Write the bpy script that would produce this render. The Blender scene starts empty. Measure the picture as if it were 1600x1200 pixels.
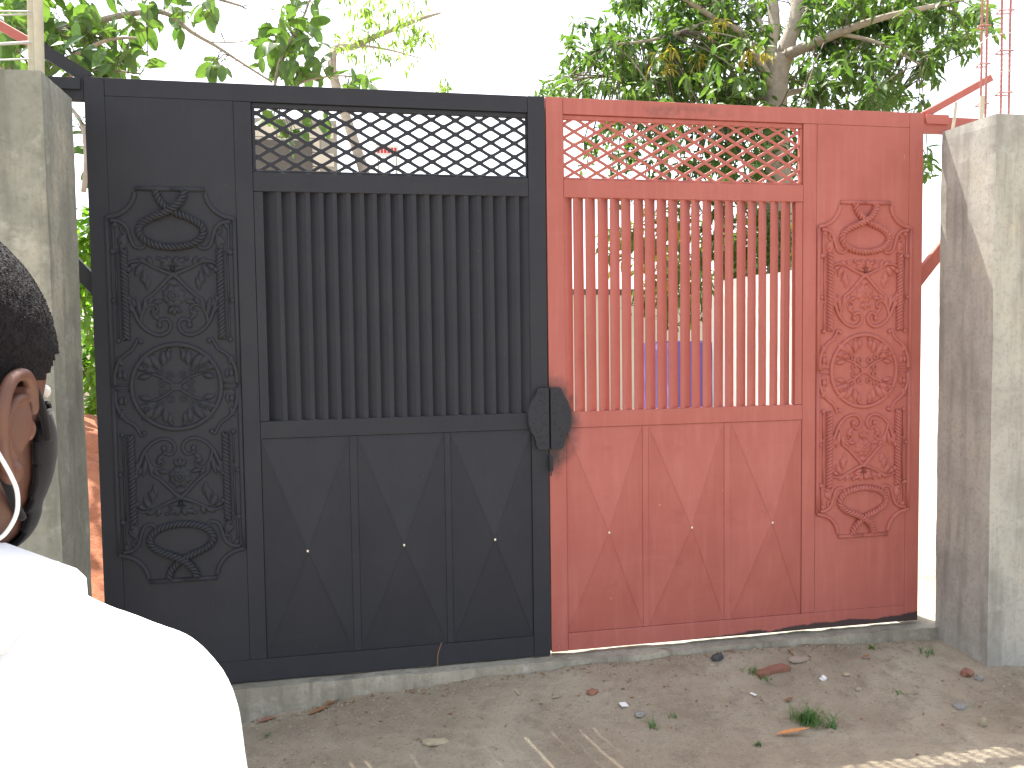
import bpy, bmesh, math, random
import numpy as np
from mathutils import Vector, Matrix, Euler, noise
random.seed(7); np.random.seed(7)
R = math.radians
S = bpy.context.scene
C = S.collection

# ------------------------------------------------------------------ camera, sky, sun, exposure
CAM = Vector((-0.9552, -3.8778, 1.5003)); FPX = 1336.27
cam = bpy.data.cameras.new('camera'); camo = bpy.data.objects.new('camera', cam); C.objects.link(camo)
camo.location = CAM; camo.rotation_euler = (1.515874, 0.013566, -0.199749)
cam.sensor_width = 36; cam.lens = FPX / 1600 * 36; cam.clip_start = 0.02; cam.clip_end = 3000
S.camera = camo
SUND = Vector((0.3, -1.0, -2.3)).normalized()          # the way the light travels: from behind the gate, high
w = bpy.data.worlds.new('World'); S.world = w; w.use_nodes = True
wt = w.node_tree; bg = wt.nodes['Background']
sky = wt.nodes.new('ShaderNodeTexSky'); sky.sky_type = 'NISHITA'; sky.sun_disc = False
sky.sun_elevation = math.asin(-SUND.z); sky.sun_rotation = math.atan2(-SUND.x, -SUND.y)
sky.air_density = 1.0; sky.dust_density = 3.0; sky.ozone_density = 1.0; sky.altitude = 100
hs = wt.nodes.new('ShaderNodeHueSaturation'); hs.inputs['Saturation'].default_value = 0.38
wt.links.new(sky.outputs[0], hs.inputs['Color']); wt.links.new(hs.outputs[0], bg.inputs[0])
bg.inputs[1].default_value = 0.15
sl = bpy.data.lights.new('sun', 'SUN'); sl.energy = 5.0; sl.angle = R(0.53); sl.color = (1, 0.95, 0.86)
so = bpy.data.objects.new('sun', sl); C.objects.link(so); so.rotation_euler = SUND.to_track_quat('-Z', 'Y').to_euler()
S.view_settings.view_transform = 'Standard'; S.view_settings.look = 'None'
S.view_settings.exposure = 1.68; S.view_settings.gamma = 1; S.view_settings.use_curve_mapping = False
S.render.resolution_x = 1024; S.render.resolution_y = 768

CR = camo.rotation_euler.to_matrix()
def at(px, py, depth):                                   # point seen at a photo pixel, depth metres along the axis
    return CAM + CR @ (Vector(((px - 800) / FPX, -(py - 600) / FPX, -1)) * depth)
def onY(px, py, Y):
    d = CR @ Vector(((px - 800) / FPX, -(py - 600) / FPX, -1)); return CAM + d * ((Y - CAM.y) / d.y)

# ------------------------------------------------------------------ materials
class NT:
    def __init__(s, name):
        s.m = bpy.data.materials.new(name); s.m.use_nodes = True; s.t = s.m.node_tree
        s.b = s.t.nodes['Principled BSDF']; s.o = s.t.nodes['Material Output']
    def n(s, typ, ins=None, **kw):
        x = s.t.nodes.new(typ)
        for k, v in kw.items(): setattr(x, k, v)
        for k, v in (ins or {}).items():
            if hasattr(v, 'is_output') or isinstance(v, bpy.types.NodeSocket): s.t.links.new(v, x.inputs[k])
            else: x.inputs[k].default_value = v
        return x
    def l(s, a, b): s.t.links.new(a, b)
    def pos(s): return s.n('ShaderNodeNewGeometry').outputs['Position']
    def mapping(s, v, scale): return s.n('ShaderNodeMapping', {'Vector': v, 'Scale': scale}).outputs[0]
    def noise(s, v, scale, detail=4, rough=.55, dist=0):
        return s.n('ShaderNodeTexNoise', {'Vector': v, 'Scale': scale, 'Detail': detail, 'Roughness': rough, 'Distortion': dist}).outputs['Fac']
    def ramp(s, f, stops):
        r = s.n('ShaderNodeValToRGB', {'Fac': f}); e = r.color_ramp.elements
        while len(e) < len(stops): e.new(.5)
        for i, (p, c) in enumerate(stops):
            e[i].position = p; e[i].color = (*c, 1) if not isinstance(c, (int, float)) else (c, c, c, 1)
        return r.outputs['Color']
    def mix(s, f, a, b, mode='MIX'):
        x = s.n('ShaderNodeMix', data_type='RGBA', blend_type=mode)
        for i, v in ((0, f), (6, a), (7, b)):
            if isinstance(v, bpy.types.NodeSocket): s.l(v, x.inputs[i])
            elif i == 0: x.inputs[0].default_value = v
            else: x.inputs[i].default_value = (*v, 1)
        return x.outputs[2]
    def math(s, op, a, b=0, c=None, clamp=False):
        x = s.n('ShaderNodeMath', operation=op, use_clamp=clamp)
        for i, v in enumerate((a, b, c)):
            if v is None: continue
            if isinstance(v, bpy.types.NodeSocket): s.l(v, x.inputs[i])
            else: x.inputs[i].default_value = v
        return x.outputs[0]
    def bump(s, h, strength, dist):
        s.l(s.n('ShaderNodeBump', {'Height': h, 'Strength': strength, 'Distance': dist}).outputs[0], s.b.inputs['Normal'])
    def done(s, col, rough=.7, spec=.5):
        if isinstance(col, bpy.types.NodeSocket): s.l(col, s.b.inputs['Base Color'])
        else: s.b.inputs['Base Color'].default_value = (*col, 1)
        if isinstance(rough, bpy.types.NodeSocket): s.l(rough, s.b.inputs['Roughness'])
        else: s.b.inputs['Roughness'].default_value = rough
        s.b.inputs['Specular IOR Level'].default_value = spec
        return s.m

def m_simple(name, col, rough=.7, var=.15, scale=20, bump=0., spec=.4):
    t = NT(name); p = t.pos(); f = t.noise(p, scale)
    c = t.mix(f, tuple(x * (1 - var) for x in col), tuple(x * (1 + var) for x in col))
    if bump: t.bump(t.noise(p, scale * 3), .6, bump)
    return t.done(c, rough, spec)

def m_black_paint():
    t = NT('black_paint'); p = t.pos()
    f = t.noise(p, 5, 5, .6); v = t.noise(t.mapping(p, (60, 60, 6)), 1, 3)
    c = t.ramp(f, [(.3, (.0245, .0265, .0345)), (.7, (.031, .033, .041))])
    c = t.mix(t.math('MULTIPLY', v, .35), c, (.035, .036, .041))
    sc = t.math('GREATER_THAN', t.noise(p, 95, 2, .5), .735)
    c = t.mix(t.math('MULTIPLY', sc, .35), c, (.10, .10, .10))
    t.bump(t.noise(p, 260, 3), .25, .0012)
    return t.done(c, t.ramp(v, [(.3, .6), (.7, .72)]), .25)

def m_red_paint():
    t = NT('red_oxide_paint'); p = t.pos()
    xyz = t.n('ShaderNodeSeparateXYZ', {'Vector': p}); X, Z = xyz.outputs['X'], xyz.outputs['Z']
    f = t.noise(p, 3.2, 5, .6); v = t.noise(t.mapping(p, (26, 26, 2.2)), 1, 4, .6); h = t.noise(t.mapping(p, (3, 3, 30)), 1, 4, .65)
    c = t.ramp(f, [(.3, (.350, .097, .078)), (.7, (.398, .121, .099))])
    c = t.mix(t.ramp(v, [(.48, 0.), (.78, .45)]), c, (.46, .17, .14))          # brush and roller lights
    c = t.mix(t.ramp(h, [(.55, 0.), (.8, .30)]), c, (.43, .15, .125))
    dark = t.ramp(t.noise(p, 9, 4, .6), [(.6, 0.), (.75, .25)])
    c = t.mix(dark, c, (.24, .055, .05))
    # black spray drift round the lock plate
    d = t.math('SQRT', t.math('ADD', t.math('POWER', t.math('DIVIDE', t.math('SUBTRACT', X, -.005), .118), 2.), t.math('POWER', t.math('DIVIDE', t.math('SUBTRACT', Z, 1.09), .185), 2.)))
    d = t.math('ADD', d, t.math('MULTIPLY', t.math('SUBTRACT', t.noise(p, 16, 2), .5), .75))
    c = t.mix(t.ramp(t.math('MULTIPLY', d, .6), [(.50, .92), (.84, 0.)]), c, (.034, .034, .037))
    # soot smudge on the top rail, black paint brushed along the bottom edge
    e = t.math('SQRT', t.math('ADD', t.math('POWER', t.math('DIVIDE', t.math('SUBTRACT', X, .66), .30), 2.), t.math('POWER', t.math('DIVIDE', t.math('SUBTRACT', Z, 2.555), .04), 2.)))
    c = t.mix(t.math('MULTIPLY', t.ramp(e, [(.2, .7), (1.2, 0.)]), t.ramp(t.noise(p, 14, 3), [(.35, 0.), (.6, 1.)])), c, (.09, .05, .045))
    zz = t.math('ADD', Z, t.math('MULTIPLY', t.math('SUBTRACT', t.noise(t.mapping(p, (5, 5, 5)), 1, 4, .6), .5), .07))
    lim = t.math('MULTIPLY', t.math('SUBTRACT', X, .70), .032)
    c = t.mix(t.ramp(t.math('SUBTRACT', zz, lim), [(0., .93), (.006, 0.)]), c, (.03, .03, .032))
    sc = t.math('GREATER_THAN', t.noise(t.mapping(p, (40, 40, 14)), 1, 3, .6), .745)
    c = t.mix(t.math('MULTIPLY', sc, .5), c, (.62, .42, .38))
    t.bump(t.noise(p, 240, 3), .3, .0012)
    return t.done(c, .58, .35)

def m_concrete(name, base=(.30, .31, .27), seed=0., warm=(.36, .335, .27)):
    t = NT(name); p = t.n('ShaderNodeVectorMath', {0: t.pos(), 1: (seed, seed, seed)}, operation='ADD').outputs[0]
    f = t.noise(p, 2.6, 6, .62); s = t.noise(t.mapping(p, (11, 11, 1.1)), 1, 5, .65); g = t.noise(p, 55, 4, .6); b = t.noise(p, 9, 5, .7)
    c = t.ramp(f, [(.3, tuple(x * .72 for x in base)), (.5, base), (.72, tuple(x * 1.28 for x in warm))])
    c = t.mix(t.ramp(s, [(.48, 0.), (.68, .72)]), c, tuple(x * .48 for x in base))
    c = t.mix(t.ramp(b, [(.56, 0.), (.7, .45)]), c, (.47, .47, .43))
    c = t.mix(t.ramp(g, [(.35, .35), (.5, 0.)]), c, tuple(x * .55 for x in base))
    pit = t.ramp(t.noise(p, 130, 2, .5), [(.30, 0.), (.36, 1.)])
    t.bump(t.mix(.5, pit, t.mix(.5, g, b)), .5, .0025)
    return t.done(c, .92, .2)

def m_dirt():
    t = NT('dirt'); p = t.pos()
    a = t.noise(p, 1.7, 6, .6); b = t.noise(p, 7, 6, .65); g = t.noise(p, 70, 4, .7); q = t.noise(p, 220, 2, .6)
    c = t.ramp(a, [(.32, (.235, .19, .138)), (.5, (.33, .28, .208)), (.68, (.395, .35, .268))])
    c = t.mix(t.ramp(b, [(.5, 0.), (.72, .55)]), c, (.14, .105, .082))
    c = t.mix(t.ramp(t.noise(p, 4.1, 5, .6), [(.55, 0.), (.72, .5)]), c, (.235, .225, .175))
    c = t.mix(t.ramp(g, [(.3, .5), (.46, 0.)]), c, (.10, .08, .065))
    c = t.mix(t.ramp(q, [(.62, 0.), (.72, .55)]), c, (.40, .36, .30))
    t.bump(t.mix(.5, g, q), .9, .012)
    return t.done(c, .95, .15)

def m_leaf(name, c1, c2, trans=.35, rough=.42, scale=1.3):
    t = NT(name); p = t.pos()
    f = t.noise(p, scale, 2); g = t.noise(p, 14, 2)
    c = t.mix(t.ramp(t.mix(.5, f, g), [(.36, 0.), (.64, 1.)]), c1, c2)
    t.done(c, rough, .45)
    tr = t.n('ShaderNodeBsdfTranslucent', {'Color': t.mix(1., c, (1.5, 1.7, .55), 'MULTIPLY')})
    mx = t.n('ShaderNodeMixShader', {0: trans, 1: t.b.outputs[0], 2: tr.outputs[0]})
    t.l(mx.outputs[0], t.o.inputs['Surface']); return t.m

def m_skin():
    t = NT('brown_skin'); p = t.pos()
    c = t.mix(t.noise(p, 40, 4), (.105, .047, .032), (.150, .072, .050))
    t.bump(t.noise(p, 700, 2), .15, .0006)
    t.b.inputs['Subsurface Weight'].default_value = .12; t.b.inputs['Subsurface Radius'].default_value = (.01, .004, .002); t.b.inputs['Subsurface Scale'].default_value = .6
    return t.done(c, .48, .4)

def m_hair():
    t = NT('black_hair'); p = t.pos()
    c = t.mix(t.noise(p, 260, 3), (.006, .005, .006), (.016, .013, .015))
    t.bump(t.noise(p, 420, 3, .7), 1., .003)
    return t.done(c, .72, .18)

def m_cloth(name, col, rough=.9):
    t = NT(name); p = t.pos(); f = t.noise(p, 6, 4)
    c = t.mix(f, tuple(x * .95 for x in col), col)
    t.bump(t.noise(p, 900, 2), .2, .0006); t.b.inputs['Sheen Weight'].default_value = .1
    return t.done(c, rough, .2)

M = dict(
    black=m_black_paint(), red=m_red_paint(),
    conc_l=m_concrete('concrete_left', (.275, .277, .235), 3.1), conc_r=m_concrete('concrete_right', (.42, .41, .365), 11.7),
    sill=m_concrete('sill_concrete', (.33, .31, .25), 21.), dirt=m_dirt(),
    plaster=m_simple('cream_plaster', (.70, .67, .60), .9, .08, 4, .004), white_plaster=m_simple('white_plaster', (.78, .77, .74), .9, .06, 3, .003),
    block=m_simple('sandcrete_block', (.60, .55, .46), .95, .22, 5, .006), mortar=m_simple('mortar', (.33, .31, .27), .95, .15, 20, .004),
    roof=m_simple('brown_roof_sheet', (.16, .10, .07), .6, .2, 8), coping=m_simple('dark_coping', (.11, .10, .09), .85, .25, 6, .004),
    laterite=m_simple('orange_laterite', (.27, .10, .05), .95, .4, 9, .02), brickred=m_simple('fired_clay', (.24, .115, .08), .9, .3, 30, .004),
    purple=m_cloth('purple_tarpaulin', (.15, .115, .36), .6), rust=m_simple('rusty_steel', (.20, .115, .085), .8, .35, 60, .001),
    rebar_red=m_simple('red_washed_steel', (.36, .16, .14), .75, .3, 40, .001), timber=m_simple('pale_weathered_timber', (.46, .43, .33), .9, .2, 30, .002),
    wire=m_simple('galvanised_wire', (.40, .40, .38), .5, .1, 30), twigbark=m_simple('dark_twig_bark', (.13, .105, .08), .95, .3, 20, .005), bark=m_simple('grey_bark', (.38, .325, .265), .95, .35, 14, .02),
    leaf_big=m_leaf('broad_green_leaf', (.050, .105, .040), (.12, .20, .06), .38), leaf_mango=m_leaf('mango_leaf', (.040, .090, .028), (.11, .18, .045), .36),
    leaf_flush=m_leaf('yellow_flush_leaf', (.30, .27, .05), (.42, .30, .08), .4), leaf_pale=m_leaf('pale_green_leaf', (.12, .20, .06), (.22, .30, .08), .45),
    leaf_shrub=m_leaf('shrub_leaf', (.09, .20, .03), (.18, .32, .05), .45), grass=m_leaf('grass_blade', (.05, .14, .035), (.11, .22, .06), .3),
    skin=m_skin(), hair=m_hair(), shirt=m_cloth('white_cotton', (.74, .74, .76)), mask=m_cloth('black_mask_cloth', (.007, .0065, .008)),
    trouser=m_cloth('navy_trouser_cloth', (.03, .033, .05)), shoe=m_simple('black_leather', (.015, .014, .014), .4, .1, 30),
    cable=m_simple('white_cable', (.75, .74, .70), .45, .03, 30), hole_light=m_simple('hole_light_cream', (.75, .68, .55), .7, .1, 60),
    paper=m_simple('white_paper', (.72, .72, .72), .9, .06, 60), stone=m_simple('grey_stone', (.23, .22, .20), .9, .25, 40, .004),
    tan=m_simple('tan_sandstone', (.34, .29, .20), .9, .2, 40, .004), slate=m_simple('dark_slate_rubber', (.055, .058, .06), .8, .2, 40),
    cardboard=m_simple('tan_cardboard', (.33, .28, .22), .9, .15, 30), dryleaf=m_simple('dry_brown_leaf', (.22, .11, .05), .8, .3, 60),
    orangeleaf=m_simple('dry_orange_leaf', (.50, .22, .08), .8, .3, 60), twig=m_simple('dry_straw', (.42, .36, .25), .9, .2, 60),
    signred=m_simple('red_sign_paint', (.55, .05, .05), .6, .08, 20), eye=m_simple('eye_white', (.6, .58, .55), .3, .03, 20),
)

# ------------------------------------------------------------------ mesh helpers
class MB:
    def __init__(s): s.v = []; s.f = []
    def add(s, v, f):
        o = len(s.v); s.v += [tuple(x) for x in v]; s.f += [tuple(i + o for i in q) for q in f]; return s
    def box(s, x0, x1, y0, y1, z0, z1):
        return s.add([(x0,y0,z0),(x1,y0,z0),(x1,y1,z0),(x0,y1,z0),(x0,y0,z1),(x1,y0,z1),(x1,y1,z1),(x0,y1,z1)],
                     [(0,3,2,1),(4,5,6,7),(0,1,5,4),(1,2,6,5),(2,3,7,6),(3,0,4,7)])
    def bar(s, a, b, wd, dp, up=(0, -1, 0)):             # box along a->b, wd across, dp along 'up'
        a, b = Vector(a), Vector(b); d = (b - a).normalized(); u = Vector(up); u = (u - d * u.dot(d)).normalized(); r = d.cross(u)
        v = [p + r * (sx * wd / 2) + u * (sy * dp / 2) for p in (a, b) for sx, sy in ((-1,-1),(1,-1),(1,1),(-1,1))]
        return s.add(v, [(0,3,2,1),(4,5,6,7),(0,1,5,4),(1,2,6,5),(2,3,7,6),(3,0,4,7)])
    def tube(s, pts, rad, n=8, flat=1., caps=True):      # flat: squash along world Y
        pts = [Vector(p) for p in pts]; k = len(pts)
        if isinstance(rad, (int, float)): rad = [rad] * k
        T = [(pts[min(i + 1, k - 1)] - pts[max(i - 1, 0)]).normalized() for i in range(k)]
        up = Vector((0, 1, 0)) if abs(T[0].y) < .9 else Vector((1, 0, 0))
        v = []
        for i in range(k):
            u = (up - T[i] * up.dot(T[i])).normalized(); r = T[i].cross(u); up = u
            for j in range(n):
                a = 2 * math.pi * j / n; o = r * (math.cos(a) * rad[i]) + u * (math.sin(a) * rad[i])
                o.y *= flat; v.append(pts[i] + o)
        f = [(i*n+j, i*n+(j+1)%n, (i+1)*n+(j+1)%n, (i+1)*n+j) for i in range(k - 1) for j in range(n)]
        if caps: f += [tuple(range(n - 1, -1, -1)), tuple((k - 1) * n + j for j in range(n))]
        return s.add(v, f)
    def ell(s, c, r, nu=14, nv=9, rot=None):
        v = []; f = []
        for i in range(nv + 1):
            th = math.pi * i / nv
            for j in range(nu):
                ph = 2 * math.pi * j / nu
                q = Vector((r[0]*math.sin(th)*math.cos(ph), r[1]*math.sin(th)*math.sin(ph), r[2]*math.cos(th)))
                if rot is not None: q = rot @ q
                v.append(Vector(c) + q)
        for i in range(nv):
            for j in range(nu):
                a, b = i*nu+j, i*nu+(j+1)%nu
                if i == 0: f.append((a, a+nu, b+nu))
                elif i == nv-1: f.append((a, a+nu, b))
                else: f.append((a, a+nu, b+nu, b))
        return s.add(v, f)
    def mesh(s, name, smooth=False):
        me = bpy.data.meshes.new(name); me.from_pydata(s.v, [], s.f); me.validate(); me.update()
        bm = bmesh.new(); bm.from_mesh(me); bmesh.ops.recalc_face_normals(bm, faces=bm.faces); bm.to_mesh(me); bm.free()
        if smooth: me.polygons.foreach_set('use_smooth', [True] * len(me.polygons))
        return me
    def build(s, name, mat, parent=None, smooth=False):
        return link(name, s.mesh(name, smooth), mat, parent)
def link(name, me, mat, parent=None):
    if mat is not None and not me.materials: me.materials.append(M[mat] if isinstance(mat, str) else mat)
    o = bpy.data.objects.new(name, me); C.objects.link(o)
    if parent is not None: o.parent = parent
    return o
def tag(o, label=None, cat=None, group=None, kind=None):
    for k, v in (('label', label), ('category', cat), ('group', group), ('kind', kind)):
        if v: o[k] = v
    return o
def empty(name, loc=(0, 0, 0), rz=0):
    o = bpy.data.objects.new(name, None); C.objects.link(o); o.location = loc; o.rotation_euler = (0, 0, rz); o.empty_display_size = .1; return o
def bevel(o, wd=.003, seg=1):
    b = o.modifiers.new('bevel', 'BEVEL'); b.width = wd; b.segments = seg; b.limit_method = 'ANGLE'; return o
def smooth_path(pts, n=6):                                # Catmull-Rom
    P = [Vector(p) for p in pts]; out = []
    for i in range(len(P) - 1):
        p0, p1, p2, p3 = P[max(i-1, 0)], P[i], P[i+1], P[min(i+2, len(P)-1)]
        for k in range(n):
            t = k / n
            out.append(.5 * ((2*p1) + (p2-p0)*t + (2*p0-5*p1+4*p2-p3)*t*t + (3*p1-p0-3*p2+p3)*t**3))
    return out + [P[-1]]
def remesh(mb, voxel, smooth=4):
    me = mb.mesh('tmp'); o = bpy.data.objects.new('tmp', me); C.objects.link(o)
    r = o.modifiers.new('r', 'REMESH'); r.mode = 'VOXEL'; r.voxel_size = voxel
    s = o.modifiers.new('s', 'SMOOTH'); s.iterations = smooth; s.factor = .5
    out = bpy.data.meshes.new_from_object(o.evaluated_get(bpy.context.evaluated_depsgraph_get()))
    bpy.data.objects.remove(o); bpy.data.meshes.remove(me)
    out.materials.clear(); out.polygons.foreach_set('use_smooth', [True] * len(out.polygons)); return out
def nz(x, y, z=0.): return noise.noise(Vector((x, y, z)))
def rough_box(name, x0, x1, y0, y1, z0, z1, mat, step=.05, amp=.004, parent=None, taper=0., seed=0):   # box with uneven faces and worn arrises
    bm = bmesh.new(); bmesh.ops.create_cube(bm, size=1)
    for v in bm.verts: v.co = Vector((x0 + (v.co.x + .5) * (x1 - x0), y0 + (v.co.y + .5) * (y1 - y0), z0 + (v.co.z + .5) * (z1 - z0)))
    for ax, L in ((0, x1 - x0), (1, y1 - y0), (2, z1 - z0)):
        k = max(1, int(L / step))
        for i in range(1, k):
            co = [x0, y0, z0]; co[ax] += L * i / k; no = [0, 0, 0]; no[ax] = 1
            bmesh.ops.bisect_plane(bm, geom=bm.verts[:] + bm.edges[:] + bm.faces[:], plane_co=co, plane_no=no)
    cx, cy, cz = (x0 + x1) / 2, (y0 + y1) / 2, (z0 + z1) / 2
    for v in bm.verts:
        q = v.co; edge = sum((abs(abs(a - c) - h) < 1e-4) for a, c, h in ((q.x, cx, (x1-x0)/2), (q.y, cy, (y1-y0)/2), (q.z, cz, (z1-z0)/2)))
        n1 = Vector((nz(q.x*3+seed, q.y*3, q.z*3), nz(q.x*3, q.y*3+9+seed, q.z*3), nz(q.x*3, q.y*3, q.z*3+17+seed))) * amp * 1.6
        n2 = Vector((nz(q.x*14+seed, q.y*14, q.z*14), nz(q.x*14, q.y*14+9, q.z*14), nz(q.x*14, q.y*14, q.z*14+17))) * amp
        d = n1 + n2
        if edge >= 2: d += (Vector((cx, cy, q.z)) - q).normalized() * (.003 + amp * max(0, nz(q.x*20, q.y*20, q.z*20 + seed)) * 2.2)
        v.co = q + d
    me = bpy.data.meshes.new(name); bm.to_mesh(me); bm.free()
    return link(name, me, mat, parent)

# ------------------------------------------------------------------ ground: one sheet, fine near the gate
def gz(x, y):
    base = np.interp(x, [-3, -2, -1.4, -.9, -.3, .4, 1.2, 2.0, 3], [-.19, -.185, -.165, -.10, -.058, -.046, -.045, -.085, -.09])
    out = np.interp(x, [-3, -1, 0, 1, 3], [-.19, -.165, -.15, -.14, -.15])
    k = min(max((-.06 - y) / .75, 0), 1); k = k * k * (3 - 2 * k)
    if y > -.06: return -.08
    return float(base * (1 - k) + out * k)
def gzn(x, y):
    z = gz(x, y)
    near = max(0, 1 - max(0, abs(x) - 3) / 4) * max(0, 1 - max(0, -2 - y, y - 2) / 4)
    return z + near * (.011 * nz(x*4, y*4) + .007 * nz(x*11, y*11, 3) + .004 * nz(x*30, y*30, 5) + .002 * nz(x*80, y*80, 8))
xs = np.concatenate([[-600, -150, -50, -20, -10, -6, -4, -3, -2.5], np.arange(-2.2, 2.6, .016), [2.8, 3.2, 4, 6, 10, 20, 50, 150, 600]])
ys = np.concatenate([[-600, -150, -50, -20, -10, -6, -4.5, -3.5, -2.8, -2.2, -1.8], np.arange(-1.6, .0, .016), [.1, .3, .6, 1, 1.6, 2.4, 3.4, 5, 8, 12, 20, 50, 150, 600]])
gv = [(float(x), float(y), gzn(float(x), float(y))) for y in ys for x in xs]; nx = len(xs)
gf = [(j*nx+i, j*nx+i+1, (j+1)*nx+i+1, (j+1)*nx+i) for j in range(len(ys)-1) for i in range(nx-1)]
gme = bpy.data.meshes.new('ground'); gme.from_pydata(gv, [], gf); gme.polygons.foreach_set('use_smooth', [True] * len(gme.polygons))
tag(link('ground', gme, 'dirt'), kind='structure')

# ------------------------------------------------------------------ sill and pillars
o = rough_box('door_sill', -2.3, 2.3, -.065, .16, -.4, -.020, 'sill', .05, .006, seed=4)
tag(o, 'low rough concrete sill running under both gate leaves', 'sill')

def pillar(x0, x1, mat, seed, label):
    t = empty('concrete_pillar', ((x0 + x1) / 2, -.215, -.2)); tag(t, label, 'pillar', 'gate pillars')
    s = rough_box('shaft', x0, x1, -.40, -.03, -.35, 2.50, mat, .045, .0018, seed=seed); s.parent = t; s.matrix_parent_inverse = Matrix.Translation(t.location).inverted()
    return t
def under(o, t): o.parent = t; o.matrix_parent_inverse = Matrix.Translation(t.location).inverted(); return o
PL = pillar(-2.46, -2.0, 'conc_l', 1.3, 'stained grey concrete pillar beside the black gate leaf')
PR = pillar(2.04, 2.50, 'conc_r', 5.9, 'pale concrete pillar beside the red gate leaf with sun on its inner face')
def starter_cage(t, bars, x0, x1, y0, y1, ztop, mat):
    for bx, by in bars:
        pts = [(bx + .006 * nz(z * 2, bx * 9), by + .006 * nz(z * 2, by * 9, 4), z) for z in np.arange(2.40, ztop, .012)]
        rad = [.0052 + (.0011 if (i % 2) else 0) for i in range(len(pts))]
        under(MB().tube(pts, rad, 6).build('rebar', mat), t)
    for k, z in enumerate(np.arange(2.62, ztop - .05, .19)):
        q = .012; zz = z + .01 * nz(k, 3.3)
        under(MB().tube([(x0-q, y0-q, zz), (x1+q, y0-q, zz+.006), (x1+q, y1+q, zz), (x0-q, y1+q, zz-.006), (x0-q, y0-q, zz+.004)], .0035, 5).build('stirrup', mat), t)
a1 = onY(1564, 100, -.31); a2 = onY(1577, 100, -.31); b1 = onY(1533, 100, -.12); b2 = onY(1541, 100, -.12)
starter_cage(PR, [(a1.x, -.31), (a2.x, -.31)], a1.x, a2.x, -.31, -.30, 3.35, 'rebar_red')
starter_cage(PR, [(b1.x, -.12), (b2.x, -.12)], b1.x, b2.x, -.12, -.11, 3.35, 'rebar_red')
for (pxa, pya, pxb, pyb, Y, r) in ((1487, 202, 1494, 160, -.09, .008), (1532, 186, 1535, 150, -.15, .011)):
    a, b = onY(pxa, pya + 10, Y), onY(pxb, pyb, Y)
    under(MB().tube([a, (a + b) / 2 + Vector((.003, 0, 0)), b], r, 6).build('stub_bar', 'timber'), PR)
for (px0, px1, Y, mt, wd) in ((44, 47, -.17, 'timber', .024), (54, 61, -.24, 'timber', .034)):
    a, b = onY(px1, 125, Y), onY(px0, -120, Y)
    t = tag(MB().tube(smooth_path([a - Vector((0, 0, .1)), (a + b) / 2 + Vector((.004, 0, 0)), b + Vector((0, 0, .5))], 6), wd / 2, 7).build('fence_post', mt, smooth=True),
            'thin weathered fence post on the left pillar, ' + ('the browner one' if wd < .03 else 'the paler thicker one'), 'post', 'posts on the left pillar')
for k, (ya, yb) in enumerate(((2, 18), (18, 22), (68, 66), (88, 92))):
    a, b = onY(-220, ya, -.2), onY(50, yb, -.2)
    m = (a + b) / 2 - Vector((0, 0, .012))
    tag(MB().tube(smooth_path([a, m, b], 8), .0035 if k != 2 else .006, 5).build('wire_strand', 'wire'),
        ['uppermost', 'second from the top', 'third from the top and thickest', 'lowest'][k] + ' wire strand left of the fence posts', 'wire', 'wires on the left pillar')
for k, (pts) in enumerate((((1522, 78), (1562, 54), (1700, 56)), ((1550, 116), (1578, 112), (1700, 104)))):
    tag(MB().tube(smooth_path([onY(x, y, -.31) - Vector((0, .01, 0)) for x, y in pts], 8), .0026, 5).build('wire_strand', 'wire'),
        ['upper', 'lower'][k] + ' wire strand tied to the bars on the right pillar', 'wire', 'wires on the right pillar')
for x0, x1, lab in ((-9, -2.47, 'plain plastered boundary wall running off beside the stained pillar'), (2.51, 9, 'plain plastered boundary wall running off beside the sunny pillar')):
    tag(rough_box('boundary_wall', x0, x1, -.30, -.12, -.4, 2.15, 'conc_l', .3, .004), lab, 'wall')

# ------------------------------------------------------------------ gate leaves (o = distance outward from the seam, s = side)
ornament_data = {}
def bx(name, s, o0, o1, y0, y1, z0, z1, mat, par, bev=.0018):
    m = MB().box(min(s*o0, s*o1), max(s*o0, s*o1), y0, y1, z0, z1).build(name, mat, par); bevel(m, bev, 2); return m

def curve_piece(kind):                                    # ornament pieces, local (u, v) -> x, z ; y towards the viewer is negative
    return ornament_data[kind]
def V2(l): return [Vector((u, -.002, v)) for u, v in l]
def vine(l, r0, r1, n=7, ball=None, flat=.9):
    r0 *= 1.22; r1 *= 1.22; ball = ball * 1.2 if ball else None
    P = smooth_path(V2(l), n); k = len(P); mb = MB()
    mb.tube(P, [r0 + (r1 - r0) * i / (k - 1) for i in range(k)], 8, flat)
    if ball: mb.ell(P[-1] - Vector((0, .003, 0)), (ball, ball * .85, ball), 10, 6)
    return mb
def leafb(mb, u, v, ang, L, W, h=.007):                   # an acanthus lobe: pointed, ridged, veined
    d = Vector((math.cos(ang), 0, math.sin(ang))); q = Vector((-d.z, 0, d.x)); c = Vector((u, 0, v)); W *= 1.3; h *= 1.25
    P = []; n = 7
    for i in range(n + 1):
        t = i / n; wd = W * math.sin(math.pi * min(1, t * .92 + .06)) ** .8 * (1 if i % 2 else .86)
        hh = h * (math.sin(math.pi * min(1, t * .9 + .08)) + .25)
        for k, (sx, sy) in enumerate(((-1, .0), (-.55, .75), (0, 1.), (.55, .75), (1, .0))): P.append(c + d * (L * t) + q * (wd * sx / 2) + Vector((0, -hh * sy + .001, 0)) + q * (.15 * L * math.sin(t * 2.2) * .3))
    f = [(i*5+j, i*5+j+1, (i+1)*5+j+1, (i+1)*5+j) for i in range(n) for j in range(4)]
    return mb.add(P, f)
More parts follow.
